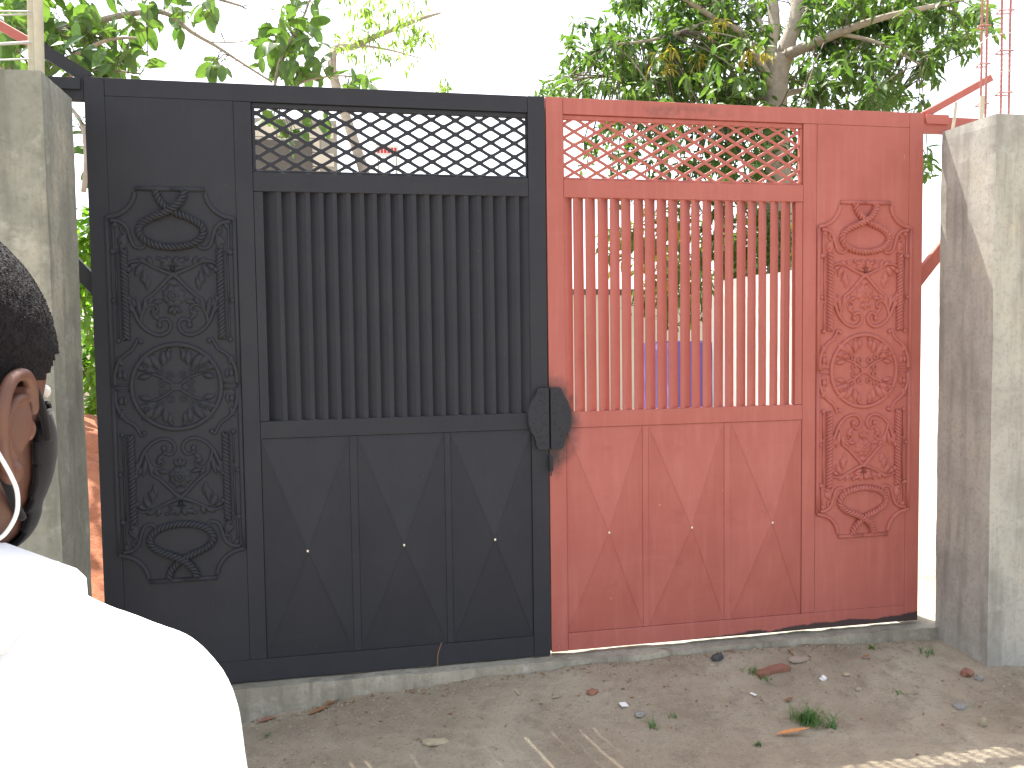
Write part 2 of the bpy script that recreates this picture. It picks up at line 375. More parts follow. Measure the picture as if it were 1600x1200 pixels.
def rosette(u, v, r, petals=6):
    mb = MB()
    for k in range(petals): leafb(mb, u, v, 2*math.pi*k/petals + .3, r, r * .85, .008)
    for k in range(petals): leafb(mb, u, v, 2*math.pi*k/petals, r * .6, r * .5, .012)
    return mb.ell((u, -.008, v), (r*.2, r*.2, r*.2), 10, 6)
def ringp(u, v, r, rt, n=26): 
    P = [Vector((u + r*math.cos(2*math.pi*i/n), -.003, v + r*math.sin(2*math.pi*i/n))) for i in range(n + 1)]
    return MB().tube(P, rt, 8, .95, caps=False)
def rope(l, r, pitch, n=8):                               # two strands twisted along a path
    P = smooth_path([Vector((u, -y, v)) for u, v, y in l], n); mb = MB()
    Ls = [0]
    for a, b in zip(P, P[1:]): Ls.append(Ls[-1] + (b - a).length)
    N = int(Ls[-1] / (pitch / 9)); Q = []
    for i in range(N + 1):
        s_ = Ls[-1] * i / N; k = max(j for j in range(len(Ls)) if Ls[j] <= s_ + 1e-9); k = min(k, len(P) - 2)
        f = (s_ - Ls[k]) / max(1e-9, Ls[k+1] - Ls[k]); Q.append((P[k].lerp(P[k+1], f), (P[k+1] - P[k]).normalized(), s_))
    for ph in (0, 2*math.pi/3, 4*math.pi/3):
        pts = []
        for c, t, s_ in Q:
            q = Vector((-t.z, 0, t.x)).normalized(); a = 2*math.pi*s_/(pitch*3) + ph
            pts.append(c + (q * math.cos(a) + Vector((0, -1, 0)) * math.sin(a)) * r * .60)
        mb.tube(pts, r * .52, 6)
    return mb
def make_ornament_meshes():
    D = {}
    arc = [(.132 + .0, .84)] + [(.258 - .118 * math.cos(a), .838 - .118 * math.sin(a)) for a in np.linspace(.12, 1.45, 9)] + [(.258, .716)]
    q = [(0, .84), (.07, .84), (.138, .84)] ; q2 = arc[1:]; q3 = [(.257, .716), (.256, .6), (.256, .3), (.256, 0)]
    mb = MB()
    mb.tube(V2(q), .0105, 8, .9); mb.tube(smooth_path(V2(q2), 3), .0105, 8, .9); mb.tube(V2(q3), .0095, 8, .9)
    D['rim'] = mb
    mb = MB(); mb.tube(V2([(.232, .70), (.232, .585), (.222, .583), (.222, .57)]), .006, 6); mb.tube(V2([(.225, .565), (.225, .35)]), .0045, 6); mb.tube(V2([(.225, .34), (.225, .19)]), .0045, 6)
    mb.ell((.237, -.004, .575), (.013, .008, .012)); mb.ell((.240, -.004, .37), (.010, .008, .010)); mb.ell((.226, -.004, .20), (.011, .008, .011))
    D['inner_bead'] = mb
    D['rope_column'] = rope([(.193, .205, .003), (.193, .3, .003), (.193, .45, .003), (.193, .585, .003)], .0155, .017)
    D['rope_loop'] = rope([(-.058, .835, .002), (-.048, .80, .004), (-.02, .765, .006), (.02, .74, .006), (.08, .715, .003), (.118, .69, .003), (.130, .66, .003), (.112, .628, .003), (.07, .605, .003), (0, .595, .003),
                            (-.07, .605, .003), (-.112, .628, .003), (-.130, .66, .003), (-.118, .69, .003), (-.08, .715, .006), (-.02, .74, .012), (.02, .765, .014), (.048, .80, .008), (.058, .835, .003)], .0155, .017, 10)
    mb = vine([(.240, .706), (.205, .700), (.178, .675), (.166, .635), (.150, .598), (.118, .592), (.106, .612), (.120, .625)], .0085, .006, 7, .0085)
    D['hook_scroll'] = mb
    D['eyelet'] = ringp(.187, .668, .0145, .005, 20)
    mb = MB()
    for (u, v, a, L, W) in ((.178, .65, -.9, .06, .028), (.185, .655, -1.5, .075, .03), (.2, .64, -1.9, .05, .026), (.21, .61, -2.3, .035, .022), (.215, .70, -1.0, .035, .022)): leafb(mb, u, v, a, L, W, .009)
    D['corner_leaf'] = mb
    mb = MB()
    for a, L in ((.35, .062), (-.15, .05), (1.0, .04)): leafb(mb, .004, .525, a, L, .024, .009)
    leafb(mb, .0, .50, .25, .055, .02, .008); mb.ell((.0, -.005, .505), (.010, .010, .014)); mb.ell((.058, -.005, .548), (.008, .008, .008))
    D['palmette'] = mb
    D['branch'] = vine([(-.006, .475), (.035, .492), (.075, .51), (.115, .532), (.155, .535), (.182, .520), (.176, .500)], .0075, .005, 7, .0105)
    mb = MB()
    for (u, v, a, L, W) in ((.085, .517, 1.2, .045, .024), (.10, .525, .5, .05, .022), (.12, .525, -1.1, .065, .03), (.115, .50, -1.7, .075, .028), (.14, .525, -.6, .045, .024), (.095, .47, -1.4, .06, .024), (.13, .47, -2.2, .03, .02)): leafb(mb, u, v, a, L, W, .009)
    D['branch_leaf'] = mb
    D['stem'] = vine([(-.006, .485), (.02, .462), (.05, .43), (.085, .395), (.12, .37)], .0085, .0065)
    mb = vine([(.178, .372), (.168, .345), (.156, .31), (.138, .272), (.105, .238), (.062, .222), (.028, .236), (.016, .266), (.032, .290), (.058, .284), (.060, .264)], .008, .0065, 7, .0105)
    mb.ell((.178, -.005, .378), (.0125, .010, .0125))
    D['volute'] = mb
    mb = vine([(.138, .275), (.128, .315), (.108, .345), (.082, .352), (.066, .336), (.072, .32)], .007, .005, 7, .008)
    D['small_volute'] = mb
    mb = MB()
    for (u, v, a, L, W) in ((.135, .30, 1.35, .09, .024), (.125, .32, 1.75, .07, .024), (.11, .35, 2.2, .05, .022), (.06, .285, .75, .055, .022), (.078, .30, 1.3, .04, .02), (.155, .315, .8, .055, .024), (.15, .34, 1.0, .05, .022), (.09, .36, 2.9, .05, .022)): leafb(mb, u, v, a, L, W, .009)
    D['volute_leaf'] = mb
    mb = rosette(0, .388, .052, 8)
    for a in (-2.3, -1.57, -.85): leafb(mb, 0, .345, a, .042, .022, .009)
    leafb(mb, -.002, .43, 1.57, .035, .05, .007)
    D['rosette'] = mb
    D['medallion_ring'] = ringp(0, 0, .182, .0105, 56)
    mb = vine([(.248, .012), (.246, .06), (.232, .105), (.205, .140), (.176, .160), (.160, .186), (.150, .205), (.138, .196)], .008, .006, 7, .009)
    mb.tube(V2([(.19, .012), (.26, .012)]), .005, 6); mb.ell((.225, -.004, .055), (.011, .009, .016)); leafb(mb, .215, .09, 1.1, .05, .024, .008); leafb(mb, .205, .03, 1.4, .05, .02, .008)
    D['side_scroll'] = mb
    mb = MB().tube(smooth_path(V2([(.0, .0), (.03, .022), (.06, .042), (.10, .058)]), 5), [.006] * 15 + [.005], 8) if False else vine([(0, 0), (.03, .022), (.06, .042), (.10, .058)], .0065, .005)
    D['medallion_arm'] = mb
    mb = MB()
    for (u, v, r) in ((.026, .052, .0115), (.058, .018, .0115), (.064, .068, .010)): mb.add(*[(lambda t: (t.v, t.f))(ringp(u, v, r, .0042, 16))][0])
    D['curl'] = mb
    mb = MB()
    for (u, v, a, L, W) in ((.065, .075, .95, .085, .036), (.05, .09, 1.5, .07, .032), (.085, .065, .35, .07, .032), (.09, .09, .65, .075, .04), (.03, .11, 1.45, .055, .026), (.105, .05, -.25, .055, .026), (.12, .08, .1, .045, .026)): leafb(mb, u, v, a, L, W, .010)
    D['medallion_leaf'] = mb
    D['medallion_flower'] = rosette(.118, .088, .030, 6)
    D['bead'] = MB().ell((.026, -.004, .158), (.009, .008, .009), 10, 6)
    mb = MB().box(-.021, .021, -.012, .001, -.013, -.0045).box(-.021, .021, -.012, .001, -.004, .004).box(-.021, .021, -.012, .001, .0045, .013)
    D['binding'] = mb
    for k, mb in D.items(): ornament_data[k] = mb.mesh(k, k != 'binding')
make_ornament_meshes()
QUAD = ['rim', 'inner_bead', 'rope_column', 'hook_scroll', 'eyelet', 'corner_leaf', 'palmette', 'branch', 'branch_leaf', 'stem', 'volute', 'small_volute', 'volute_leaf', 'side_scroll', 'medallion_arm', 'curl', 'medallion_leaf', 'medallion_flower', 'bead']
TWO = ['rope_loop', 'rosette']; ONE = ['medallion_ring', 'binding']

def gate_leaf(s, mat, label):
    t = empty('gate_leaf', (0, 0, 0)); t.location = (0, 0, 0); tag(t, label, 'gate', 'the two gate leaves')
    g = .003
    # frame members
    zb0 = -.013 if s < 0 else 0
    bx('stile', s, 1.886, 1.964, 0, .05, zb0, 2.6, mat, t); bx('stile', s, g, .083, 0, .05, zb0, 2.6, mat, t)
    bx('stile', s, 1.302, 1.374, .0015, .05, .086, 2.524, mat, t)
    bx('top_rail', s, .0845, 1.8845, .0, .05, 2.525, 2.599, mat, t); bx('bottom_rail', s, .0845, 1.8845, .0, .05, zb0 + .001, .085, mat, t)
    bx('rail', s, .0845, 1.3005, .001, .05, 2.145, 2.226, mat, t); bx('rail', s, .0845, 1.3005, .001, .05, 1.069, 1.144, mat, t)
    for o0, o1 in ((.4632, .4928), (.8852, .9198)): bx('mullion', s, o0, o1, .0045, .04, .0865, 1.0675, mat, t)
    bx('slat_frame', s, 1.262, 1.3005, .004, .04, 1.1455, 2.1435, mat, t)
    # side sheet with a shallow joint round it
    m = MB(); n = 14; zs = [.0862 + (2.5240 - .0862) * i / 40 for i in range(41)]; os_ = [1.3752 + (1.8848 - 1.3752) * i / n for i in range(n + 1)]
    vv = [(s * o_, .0022 + .0016 * nz(o_ * 5, z * 3.1, s * 3), z) for z in zs for o_ in os_]
    ff = [(j*(n+1)+i, j*(n+1)+i+1, (j+1)*(n+1)+i+1, (j+1)*(n+1)+i) for j in range(40) for i in range(n)]
    sh = m.add(vv, ff).build('side_sheet', mat, t, True)
    # lattice window
    for z0, z1 in ((2.2275, 2.2375), (2.5035, 2.5235)): bx('lattice_frame', s, .0845, 1.3005, .012, .036, z0, z1, mat, t, .002)
    for o0, o1 in ((.0845, .0905), (1.2885, 1.3005)): bx('lattice_frame', s, o0, o1, .012, .036, 2.239, 2.502, mat, t, .002)
    zl, zh = 2.232, 2.512; W, Hh = .1085, .0625; sl_ = Hh / W
    def clip(c, dirn):                                     # diagonal through o=c at zl
        pts = []
        o_a, o_b = c, c + dirn * (zh - zl) / sl_
        lo, hi = .088, 1.292
        t0, t1 = 0., 1.
        d = o_b - o_a
        for bound, sg in ((lo, -1), (hi, 1)):
            ta = (bound - o_a) / d
            if sg * d > 0: t1 = min(t1, ta)
            else: t0 = max(t0, ta)
        if t1 - t0 < .03: return None
        return (o_a + d * t0, zl + (zh - zl) * t0), (o_a + d * t1, zl + (zh - zl) * t1)
    for dirn in (1, -1):
        for k in range(-6, 18):
            c = .088 + W * k + (0 if dirn > 0 else .012 * 0)
            if dirn < 0: c += W * 0
            e = clip(c, dirn)
            if e is None: continue
            (oa, za), (ob, zb) = e
            y = .0235 + .0008 * dirn
            b_ = MB().bar((s * oa, y, za), (s * ob, y, zb), .0145, .008 + .0012 * dirn).build('lattice_bar', mat, t); bevel(b_, .003, 2)
    nodes = MB()
    for i in range(-2, 30):
        for j in range(0, 10):
            o_, z = .088 + W / 2 * i, zl + Hh / 2 * j
            if (i + j) % 2 or not (.09 < o_ < 1.29) or z > zh: continue
            L, K = (.0175, .0102) if s < 0 else (.014, .008)
            q = [(-L, 0), (-L*.45, -K*.8), (0, -K*1.05), (L*.45, -K*.8), (L, 0), (L*.45, K*.8), (0, K*1.05), (-L*.45, K*.8)]
            nodes.add([(s*o_ + a, yy, z + b) for yy in (.0195, .0275) for a, b in q], [tuple(range(8)), tuple(range(15, 7, -1))] + [(k, (k+1) % 8, (k+1) % 8 + 8, k + 8) for k in range(8)])
    tag(nodes.build('lattice_node', mat, t), kind='stuff')
    # louvre slats: narrow front flange, blade turned back and outward
    P0, PW = .072, .0585
    for k in range(20):
        o0 = P0 + PW * k + random.uniform(-.0012, .0012); lat = .0465 + random.uniform(-.0035, .0025); dpt = .041 + random.uniform(-.002, .002)
        if s > 0 and k == 19: lat += .009
        if s < 0: lat = .0522 + random.uniform(-.0026, .001) + (.014 if k == 19 else 0)
        tl = random.uniform(-.0025, .0025); m = MB(); fw = .0185 + random.uniform(-.001, .001)
        prof = [(0, .006), (fw, .006), (fw + lat, .006 + dpt), (fw + lat, .006 + dpt + .0025), (fw - .0014, .0085), (0, .0085)]
        v = [(s * (o0 + a + (tl if z > 2 else 0)), y, z) for z in (1.140, 2.149) for a, y in prof]
        m.add(v, [tuple(range(6)), tuple(range(11, 5, -1))] + [(i, (i+1) % 6, (i+1) % 6 + 6, i + 6) for i in range(6)])
        m.build('slat', mat, t)
    bx('backing_sheet', s, 1.3742, 1.8858, .0412, .044, .0852, 2.5248, mat, t, .0005)
    bx('backing_sheet', s, .0846, 1.3004, .0412, .044, .0862, 1.0678, mat, t, .0005)
    # lower pyramid panels
    for o0, o1 in ((.0845, .4625), (.4935, .8845), (.9205, 1.3005)):
        c = (o0 + o1) / 2; za, zb, zc = .0865, 1.0675, .573; y0 = .007; h = .064
        m = MB(); N = 10
        cs = [(s*o0, y0, za), (s*o1, y0, za), (s*o1, y0, zb), (s*o0, y0, zb), (s*c, y0 - h, zc)]
        m.add(cs, [(0, 1, 4), (1, 2, 4), (2, 3, 4), (3, 0, 4)])
        p_ = m.build('pyramid_panel', mat, t)
        wb = MB()
        for q_ in cs[:4]: wb.bar(Vector(q_).lerp(Vector(cs[4]), .03), Vector(q_).lerp(Vector(cs[4]), .99), .0035, .003)
        wb.build('weld_bead', mat, p_)
        st = MB().ell((s*c, y0 - h - .001, zc), (.0052, .004, .006), 10, 6).build('apex_light_dot', 'hole_light', p_)  # cream-coloured dot stands in for daylight shining through an apex hole
    # ornament
    cx, cz = s * 1.641, 1.306
    e = empty('ornament_panel', (cx, .0035, cz)); e.parent = t
    meshes = {}
    for k in QUAD + TWO + ONE:
        me = ornament_data[k].copy(); me.materials.clear(); me.materials.append(M[mat]); meshes[k] = me
    for k in QUAD:
        for sx in (1, -1):
            for sz in (1, -1):
                o_ = link(k, meshes[k], None, e); o_.scale = (sx, 1.3 if s > 0 else 1.05, sz)
    for k in TWO:
        for sz in (1, -1): o_ = link(k, meshes[k], None, e); o_.scale = (1, 1.2, sz)
    for k in ONE: link(k, meshes[k], None, e)
    # hinge arm, braces behind the pillar
    pm = mat
    bx('hinge_arm', s, 1.9655, 2.36, .004, .044, 2.505, 2.585, pm, t); bx('hinge_arm', s, 1.975, 2.10, -.012, .0035, 2.545, 2.592, pm, t)
    m = MB().bar((s*1.99, .03, 2.60) if s > 0 else (s*2.135, .03, 2.716), (s*2.37, .03, 2.80 + (.05 if s < 0 else 0)), .036, .035).build('top_brace', 'red', t); bevel(m)
    if s < 0:
        m = MB().bar((s*1.95, .03, 2.60), (s*2.134, .03, 2.715), .05, .038).build('painted_brace_end', mat, t)
    m = MB().bar((s*1.95, .07, 1.72), (s*2.40, .07, 2.24), .065, .03).build('side_brace', mat, t); bevel(m)
    if s > 0:
        bx('sun_block_post', s, 1.84, 2.0, .20, .28, -.01, 2.59, mat, t); bx('sun_block_strip', s, 1.93, 2.0, .0515, .0555, .0, 2.598, mat, t)  # unseen post and strip, added to block sun from the pillar's inner face
    # half of the lock plate
    outl = [(.004, 1.262), (.052, 1.262), (.060, 1.248), (.064, 1.232), (.082, 1.205), (.098, 1.170), (.104, 1.125), (.099, 1.085), (.090, 1.060), (.072, 1.030), (.068, 1.010), (.062, .985), (.050, .974), (.004, .974)]
    dn = []
    for (a0, z0), (a1, z1) in zip(outl[1:-1], outl[2:-1]):
        for i in range(4): dn.append((a0 + (a1 - a0) * i / 4, z0 + (z1 - z0) * i / 4))
    dn.append(outl[-2])
    outl = [outl[0]] + [(a + .0042 * (abs(math.sin(i * .62)) - .5), z) for i, (a, z) in enumerate(dn)] + [outl[-1]]     # scalloped rim
    m = MB(); n = len(outl)
    m.add([(s*a, y, z) for y in (-.026, -.002) for a, z in outl], [tuple(range(n)), tuple(range(2*n - 1, n - 1, -1))] + [(i, (i+1) % n, (i+1) % n + n, i + n) for i in range(n)])
    pl = m.build('lock_plate', 'black', t); bevel(pl, .0015, 1)
    em = MB(); rr = random.Random(5)
    for k in range(46):
        zz_ = rr.uniform(.99, 1.245); oo_ = rr.uniform(.016, .052 + .036 * max(0, 1 - abs(zz_ - 1.125) / .11))
        leafb(em, s * oo_, zz_, rr.uniform(0, 6.28), .014, .007, .0022)
    for q in em.v: pass
    em.v = [(a, b - .026, c_) for a, b, c_ in em.v]
    em.build('plate_relief', 'black', pl, True)
    return t
GL = gate_leaf(-1, 'black', 'freshly painted black metal gate leaf with louvre slats and scroll panel')
GR = gate_leaf(1, 'red', 'red oxide primed metal gate leaf with louvre slats and scroll panel')
la = MB().box(-.006, .012, -.03, -.003, .872, .942).box(-.003, .004, -.034, -.030, .85, .93).build('latch_bolt', 'black', GL); bevel(la, .002)

# ------------------------------------------------------------------ behind the gate
def wall_thing(name, x0, x1, y0, y1, z0, z1, mat, label, cat='wall', cop=None):
    t = empty(name, ((x0 + x1) / 2, (y0 + y1) / 2, z0)); tag(t, label, cat)
    under(rough_box('wall_face', x0, x1, y0, y1, z0, z1, mat, .35, .006), t)
    if cop: under(rough_box('coping', x0 - .03, x1 + .03, y0 - .04, y1 + .04, z1 + .002, z1 + .09, cop, .3, .006), t)
    return t
wall_thing('compound_wall', 3.15, 3.35, 1.2, 5.1, -.2, 2.08, 'white_plaster', 'sunlit white yard wall seen past the right edge of the red leaf')
wall_thing('compound_wall', 2.4, 9.5, 9.2, 9.4, -.2, 2.15, 'plaster', 'cream back wall with dark coping behind the louvre slats', cop='coping')
wall_thing('compound_wall', -9, -2.2, 6.4, 6.6, -.2, 1.75, 'white_plaster', 'low white yard wall behind the laterite heap')

def block_house(x0, x1, y, depth, z1, label, roof=False):
    t = empty('block_house', ((x0 + x1) / 2, y, -.2)); tag(t, label, 'house', 'unplastered houses behind the gate')
    under(MB().box(x0, x1, y + .012, y + depth, -.2, z1).build('wall', 'mortar'), t)
    bw, bh = .45, .225
    me = MB().box(-.2175, .2175, -.008, .03, -.1045, .1045).mesh('block')
    me.materials.append(M['block'])
    rows = [r for r in range(int((z1 + .2) / bh)) if -.2 + bh * r > 2.6]
    for r in rows:
        z = -.2 + bh * (r + .5); off = bw / 2 * (r % 2); k = int((x1 - x0) / bw)
        for i in range(k):
            x = x0 + bw * (i + .5) + off
            if x + bw / 2 > x1 + .05 or x < -3.4: continue
            b = bpy.data.objects.new('block', me); C.objects.link(b); b.location = (x, y + random.uniform(-.004, .004), z); under(b, t)
    return t
H1 = block_house(-4.1, -.9, 10.5, 5, 5.05, 'tall unplastered block house behind the left end of the lattice')
for wx in (-2.95, -1.75):
    wf = under(MB().box(wx - .45, wx + .45, 10.46, 10.49, 3.95, 4.7).build('window', 'coping'), H1)
H2 = block_house(-.85, 2.9, 11.5, 5, 4.12, 'low block house with brown roof edge behind the lattice')
under(rough_box('roof_edge', -.88, 3.05, 11.3, 16.6, 4.125, 4.24, 'roof', .4, .01), H2)
sg = empty('sign_board', tuple(at(605, 235, 14.2))); tag(sg, 'small white sign board with red lettering seen through the black lattice', 'sign')
p0 = at(605, 235, 14.2)
under(MB().box(p0.x - .2, p0.x + .2, p0.y, p0.y + .03, p0.z - .1, p0.z + .1).build('board', 'paper'), sg)
lt = MB()
for k in range(6): lt.box(p0.x - .165 + .056 * k, p0.x - .125 + .056 * k, p0.y - .006, p0.y - .001, p0.z - .045, p0.z + .045)
under(lt.build('lettering', 'signred'), sg)
for dx in (-.15, .15): under(MB().box(p0.x + dx - .015, p0.x + dx + .015, p0.y + .031, p0.y + .06, 4.2, p0.z + .1).build('leg', 'timber'), sg)

# laterite heap
hv = []; N = 46; hx, hy, hr = -3.35, 3.1, 2.3
for j in range(N + 1):
    for i in range(N + 1):
        x, y = hx - hr + 2*hr*i/N, hy - hr + 2*hr*j/N; d = math.hypot(x - hx, y - hy) / hr
        h = 1.25 * max(0, 1 - d) ** .8 + .09 * nz(x*3, y*3) * max(0, 1.05 - d) + .05 * nz(x*9, y*9) * max(0, 1.05 - d)
        hv.append((x, y, -.12 + h if d < 1 else -.3))
hf = [(j*(N+1)+i, j*(N+1)+i+1, (j+1)*(N+1)+i+1, (j+1)*(N+1)+i) for j in range(N) for i in range(N)]
tag(MB().add(hv, hf).build('soil_heap', 'laterite'), 'sunlit heap of orange laterite soil in the gap beside the black leaf', 'soil heap')

# purple tarpaulin over a stack
pv = []; c0 = at(1096, 640, 10.2); N = 34; Lx, Ly = .86, .8
for j in range(N + 1):
    for i in range(N + 1):
        u, v = i / N * 2 - 1, j / N * 2 - 1; r_ = max(abs(u), abs(v))
        z = 1.50 if r_ < .62 else 1.50 - (r_ - .62) / .38 * 1.64
        k = .62 if r_ > .62 else r_
        sc = (k / r_ if r_ > 1e-6 else 1) * (1 + max(0, r_ - .62) * .25)
        fold = .05 * math.sin(9 * math.atan2(v, u) + 3 * nz(u*2, v*2)) * max(0, r_ - .5) * 2
        pv.append((c0.x + u * sc * Lx * 1.1 * (1 + fold), c0.y + v * sc * Ly * 1.1 * (1 + fold), z - .1 + .05 * nz(u*3, v*3, 2)))
pf = [(j*(N+1)+i, j*(N+1)+i+1, (j+1)*(N+1)+i+1, (j+1)*(N+1)+i) for j in range(N) for i in range(N)]
to = MB().add(pv, pf).build('tarpaulin', 'purple', smooth=True)
tag(to, 'purple tarpaulin draped over a stack in the yard behind the slats', 'tarpaulin')

# ------------------------------------------------------------------ trees
def big_leaf(W, fold, droop, n=7):
    v = []; f = []
    for i in range(n + 1):
        t = i / n; wd = W / 2 * (math.sin(math.pi * (t ** .85) * .94 + .05)) ** .75 * (1 + .05 * math.sin(9 * t)); z = -droop * t * t
        for k, sx in enumerate((-1, -.5, 0, .5, 1)): v.append((wd * sx, t, z + fold * wd * abs(sx) - .05 * sx * sx * math.sin(5 * t)))
    f = [(i*5+j, i*5+j+1, (i+1)*5+j+1, (i+1)*5+j) for i in range(n) for j in range(4)]
    return v, f
LEAF_F = [(0, 1, 2), (0, 2, 3), (1, 4, 5, 2), (2, 5, 6, 3), (4, 7, 5), (5, 7, 6)]
def leaf_verts(L, W, fold=.25, droop=.25):
    w = W / 2; z = lambda t: -droop * L * t * t
    return np.array([(0, 0, 0), (-w*.8, L*.28, z(.28) + fold*w*.8), (0, L*.3, z(.3)), (w*.8, L*.28, z(.28) + fold*w*.8),
                     (-w*.85, L*.65, z(.65) + fold*w*.85), (0, L*.67, z(.67)), (w*.85, L*.65, z(.65) + fold*w*.85), (0, L, z(1))])
def leaf_rot(az, pitch, roll):
    return np.array(Matrix.Rotation(az, 3, 'Z') @ Matrix.Rotation(pitch, 3, 'X') @ Matrix.Rotation(roll, 3, 'Y'))
def foliage_mesh(name, leaves, mat):                       # leaves: (pos, az, pitch, roll, L, W)
    V = []; F = []
    for (p, az, pi_, ro, L, W) in leaves:
        o = len(V); V += (leaf_verts(L, W, random.uniform(.1, .4), random.uniform(.1, .4)) @ leaf_rot(az, pi_, ro).T + np.array(p)).tolist()
        F += [tuple(i + o for i in q) for q in LEAF_F]
    me = bpy.data.meshes.new(name); me.from_pydata(V, [], F); me.materials.append(M[mat]); return me
def limb(mb, pts, r0, r1, n=8, k=6):
    P = smooth_path(pts, k); P = [p + Vector((nz(p.z*1.7, p.x), nz(p.y*1.7, p.z, 4), 0)) * .03 for p in P]
    mb.tube(P, [r0 + (r1 - r0) * i / (len(P) - 1) for i in range(len(P))], n); return P
def cluster(p, n, L, W, spread=.1, down=-.35):             # a rosette of leaves at a twig tip
    out = []; a0 = random.uniform(0, 6.28)
    for k in range(n):
        out.append((Vector(p) + Vector((random.gauss(0, spread), random.gauss(0, spread), random.gauss(0, spread))), a0 + 2.4 * k + random.uniform(-.4, .4),
                    random.gauss(down, .45), random.uniform(-.6, .6), L * random.uniform(.7, 1.15), W * random.uniform(.75, 1.15)))
    return out

# mango tree behind the red leaf
mt = empty('mango_tree', tuple(Vector((at(1207, 900, 11.2).x, at(1207, 900, 11.2).y, -.1)))); tag(mt, 'large mango tree with forked grey trunk rising behind the red leaf', 'tree')
mb = MB(); base = Vector((mt.location.x, mt.location.y, -.15)); f1 = at(1212, 150, 11.2); f2 = at(1225, 88, 11.2)
limb(mb, [base, base.lerp(f1, .5) + Vector((.08, 0, 0)), f1, f2], .19, .135, 10); under(mb.build('trunk', 'bark', smooth=True), mt)
limbs = [([f2, at(1243, 20, 11.2), at(1250, -60, 11.4), at(1290, -260, 11.8)], .115, .05), ([f1, at(1204, 80, 11.4), at(1208, 0, 11.6), at(1190, -200, 12)], .12, .05),
         ([f2, at(1262, 72, 10.8), at(1310, 52, 10.5), at(1380, 28, 10.2), at(1480, 5, 10)], .085, .025), ([f1, at(1165, 60, 10.8), at(1120, 30, 10.4), at(1040, -20, 10)], .07, .02),
         ([at(1204, 80, 11.4), at(1180, 20, 11.8), at(1160, -60, 12)], .06, .025), ([f1, at(1260, 140, 11.8), at(1330, 130, 12), at(1400, 150, 12)], .05, .015),
         ([f1, at(1130, 150, 11.6), at(1040, 130, 11.6), at(950, 120, 11.4)], .05, .015), ([at(1310, 52, 10.5), at(1380, 70, 10.3), at(1440, 100, 10)], .03, .012),
         ([at(1120, 30, 10.4), at(1030, 60, 10.2), at(960, 70, 10)], .03, .012)]
tips = []
for pts, a, b in limbs:
    mb = MB(); P = limb(mb, pts, a, b); tips += P[len(P)//3:]; under(mb.build('limb', 'bark', smooth=True), mt)
rnd = random.Random(3)
spots = [(885, 135, 30, 14), (935, 60, 45, 30), (960, 110, 55, 40), (1000, 40, 60, 50), (1030, 110, 60, 60), (1080, 60, 60, 60), (1090, 130, 60, 60), (1140, 100, 60, 60), (1140, 20, 60, 50), (1170, 150, 40, 40), (1080, 0, 60, 40),
         (1270, 20, 35, 18), (1290, 105, 50, 40), (1340, 130, 60, 50), (1390, 60, 50, 40), (1320, 20, 60, 45), (1390, 10, 60, 50), (1440, 50, 50, 40), (1480, 25, 45, 30), (1385, 145, 35, 24), (1455, 105, 22, 14), (1530, 15, 14, 8), (1505, 70, 18, 7), (1250, 140, 40, 24), (1310, 70, 35, 14),
         (1545, 40, 12, 5), (1440, 155, 10, 4), (900, 110, 25, 8), (855, 140, 16, 7), (1200, -40, 120, 60), (1350, -60, 120, 60), (1050, -60, 120, 60),
         (1000, 200, 60, 30), (1080, 220, 60, 40), (1160, 240, 60, 50), (1220, 220, 60, 40), (1010, 330, 60, 26), (1080, 340, 60, 28), (1150, 350, 60, 60), (1215, 370, 50, 50), (1080, 430, 50, 20), (1130, 440, 50, 46), (1180, 420, 50, 30), (1020, 410, 40, 20), (970, 370, 30, 12), (1010, 460, 30, 12), (1060, 480, 30, 16), (960, 230, 50, 14), (1255, 260, 30, 12), (1452, 245, 10, 3), (1450, 265, 12, 3)]
lv = []; twigs = MB()
for (px, py, rad, n) in spots:
    for k in range(int(n * 1.2)):
        a = rnd.uniform(0, 6.28); q = rad * math.sqrt(rnd.random()); dp = 11.2 + rnd.gauss(0, .9)
        qx, qy = px + q * math.cos(a) * 1.1, py + q * math.sin(a)
        if 1192 < qx < 1262 and qy < 165: dp = max(dp, 11.75 + rnd.random())
        if 1262 <= qx < 1400 and abs(qy - (75 - (qx - 1262) * .32)) < 14: dp = max(dp, 11.3)
        c = at(qx, qy, dp); lv += cluster(c, rnd.randint(7, 11), .175, .06, .035, -.4)
        if k % 3 == 0:
            e = min(tips, key=lambda t_: (t_ - c).length)
            if (e - c).length < 1.6: twigs.tube(smooth_path([c, c.lerp(e, .5) + Vector((0, 0, .06)), e], 3), .008, 4)
tag(under(link('crown', foliage_mesh('crown', lv, 'leaf_mango'), None), mt), kind='stuff')
tag(under(twigs.build('twig', 'twigbark'), mt), kind='stuff')
lv = []
for (px, py) in ((1030, 95), (1042, 105), (1022, 85), (1050, 75), (1092, 85), (1095, 95), (1170, 80), (1185, 75), (1195, 85), (1160, 95), (1130, 30), (1115, 40), (1005, 330), (1060, 360), (985, 350), (975, 400), (960, 360), (1000, 420), (1030, 390), (1070, 410), (1015, 370), (1045, 440), (950, 420), (1100, 380)):
    lv += cluster(at(px, py, 9.9), 11, .15, .034, .03, -.7)
tag(under(link('young_leaf', foliage_mesh('young_leaf', lv, 'leaf_flush'), None), mt), kind='stuff')

